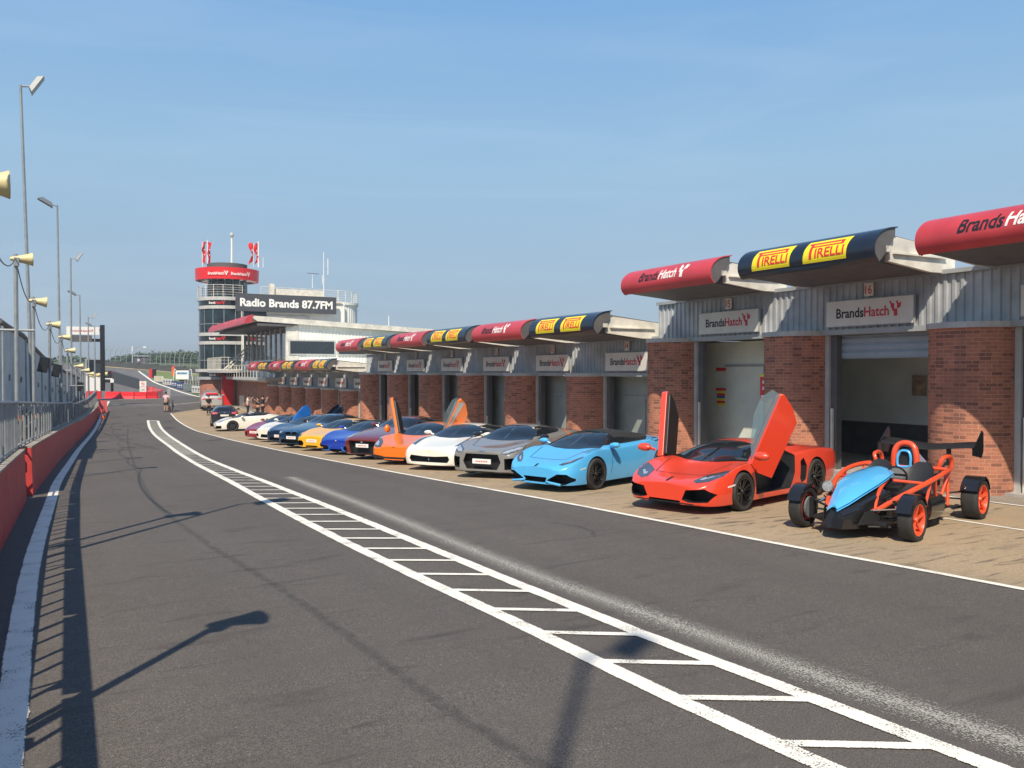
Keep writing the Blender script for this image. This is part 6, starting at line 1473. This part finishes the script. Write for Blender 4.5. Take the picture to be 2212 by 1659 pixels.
mb = MB(); mb.box((1.7,0,.20), (2.3,1.0,.05), M_black); mb.box((1.45,0,.62), (.35,.75,.06), M_black, M=Matrix.Rotation(R(-14), 3, 'Y')); mb.box((1.6,-.40,.38), (1.5,.05,.26), M_black); mb.box((1.6,.40,.38), (1.5,.05,.26), M_black); mb.build('cockpit_tub', t, bevel=.01)
mb = MB(); M = Matrix.Translation((1.52,-.26,.76)) @ Matrix.Rotation(R(65), 4, 'Y'); mb.lathe([(.12,-.012), (.145,0), (.12,.012)], M_black, 16, M, close=True); mb.box((1.53,-.26,.76), (.02,.22,.03), M_black); mb.build('steering_wheel', t, smooth=True)
mb = MB(); mb.box((2.65,0,.45), (.55,.62,.36), M_lampm); mb.box((2.6,.0,.70), (.35,.40,.16), M_steel); mb.lathe([(.12,-.25), (.14,0), (.12,.25)], M_steel, 12, Matrix.Translation((2.85,.0,.42)) @ Matrix.Rotation(R(90), 4, 'X')); mb.tube([(2.5,-.3,.55), (2.7,-.38,.66), (2.95,-.3,.5)], .04, M_black); mb.tube([(2.9,.15,.5), (3.15,.2,.45), (3.35,.2,.45)], .06, M_steel); mb.build('engine', t, bevel=.015)
mb = MB(); mb.lathe([(0,-.16), (.12,-.16), (.13,0), (.12,.16), (0,.16)], M_gblack, 14, Matrix.Translation((1.95,-.58,.30)) @ Matrix.Rotation(R(90), 4, 'Y') @ Matrix.Diagonal((1.4,.7,1.6,1))); mb.build('side_pod', t, smooth=True)
# wing
mb = MB(); prof = [(-.16,.0), (-.12,.035), (.02,.045), (.16,.075), (.17,.068), (.02,.015), (-.12,-.01)]; secs = []
for k in range(15):
    q = -1+2*k/14; zz = 1.02+.05*math.cos(q*math.pi*1.0)*(-1)*(.6)-.0; secs.append([(3.45+a+(.0), q*.70, zz+b) for a, b in prof])
loft(mb, secs, M_black); wg = mb.build('rear_wing', t, smooth=True, sharp=40)
for s in (-1, 1): MB().prism([(3.20,.94), (3.20,1.06), (3.32,1.10), (3.62,1.30), (3.68,1.26), (3.68,.98), (3.60,.88)], lambda q, u: (q[0], u, q[1]), s*.70, s*.715, M_gblack).build('wing_end_plate', wg)
for s in (-1, 1): mb = MB(); mb.box((3.42, s*.30, .90), (.16,.02,.30), M_black); mb.tube([(3.0,s*.28,.62), (3.3,s*.30,.80)], .02, M_black, n=6); mb.build('wing_support', wg)
rim = mat('rim_orange', (.80, .085, .025), .35, coat=.5, var=.05)
xf_, xr_ = .76, 3.20
for s in (-1, 1):
    for wx, wr, ww in ((xf_, .285, .185), (xr_, .30, .235)):
        wheel_parts(t, wx, s*.75, wr, ww, rim, 5, 'fat')
        mb = MB(); n = 12; a0, a1 = (20, 150) if wx == xf_ else (25, 160); vs = []
        for k in range(n+1):
            a = R(a0+(a1-a0)*k/n); rr2 = wr+.045
            for yy, dr in ((-.5,-.035), (-.46,0), (.46,0), (.5,-.035)): vs.append((wx-math.cos(a)*(rr2+dr), s*.75+yy*(ww+.02), wr+math.sin(a)*(rr2+dr)))
        fs = [(k*4+j, k*4+j+1, k*4+j+5, k*4+j+4) for k in range(n) for j in range(3)]; q = len(vs)
        ins = [(wx+(v[0]-wx)*.96, v[1], wr+(v[2]-wr)*.96) for v in vs]; mb.add(vs+ins, fs+[tuple(q+j for j in reversed(f)) for f in fs], M_gblack); mb.build('cycle_wing', t, smooth=True, sharp=40)
        x0 = .55 if wx == xf_ else 2.75
        ins_ = .30 if wx == xf_ else .42
        tubes('suspension_arm', [Y(s, p) for p in ([(wx-.30,ins_,.17), (wx,.61,.16)], [(wx+.30,ins_+.06,.17), (wx,.61,.16)], [(wx-.22,ins_,.37), (wx,.61,.40)], [(wx+.25,ins_+.06,.38), (wx,.61,.40)], [(wx+.08,.34,.26), (wx+.06,.61,.27)])], .015, M_black, 6)
        MB().box((wx, s*.605, .29), (.10,.06,.28), M_black).lathe([(0,-.02), (.15,-.02), (.15,.01), (0,.01)], M_lampm, 18, Matrix.Translation((wx, s*.65, wr)) @ Matrix.Rotation(R(90), 4, 'X')).build('hub_carrier', t)
    mb = MB(); a, b = Vector((.90,s*.30,.60)), Vector((.80,s*.60,.32)); a, b = Vector((.82,s*.56,.36)), Vector((1.05,s*.24,.60)); mb.tube([a, b], .018, M_chrome, n=6)
    for k in range(8): q = a.lerp(b, .25+.08*k); mb.tube([q, q+(b-a)*.03], .048, M_black, n=12)
    mb.build('coil_damper', t, smooth=True)
    if s < 0: continue
    mb = MB(); mb.lathe([(0,.07), (.05,.06), (.078,.0), (.082,-.03), (.075,-.04)], M_steel, 16, Matrix.Translation((.80,s*.40,.60)) @ Matrix.Rotation(R(90), 4, 'Y')); mb.lathe([(0,-.036), (.072,-.036)], M_lens, 16, Matrix.Translation((.80,s*.40,.60)) @ Matrix.Rotation(R(90), 4, 'Y')); mb.build('headlight', t, smooth=True)

# ================================================================= warm summer haze
hm = bpy.data.materials.new('summer_haze'); hm.use_nodes = True; ht = hm.node_tree; ht.nodes.remove(ht.nodes['Principled BSDF'])
pv = ht.nodes.new('ShaderNodeVolumePrincipled'); pv.inputs['Color'].default_value = (.80, .88, 1.0, 1); pv.inputs['Density'].default_value = .00055; pv.inputs['Anisotropy'].default_value = .2
ht.links.new(pv.outputs[0], ht.nodes['Material Output'].inputs['Volume'])
o = MB().box2((-320, -80, -4), (620, 420, 18), hm).build('haze'); o['kind'] = 'stuff'; o['label'] = 'thin summer haze over the circuit'
S.cycles.volume_bounces = 0
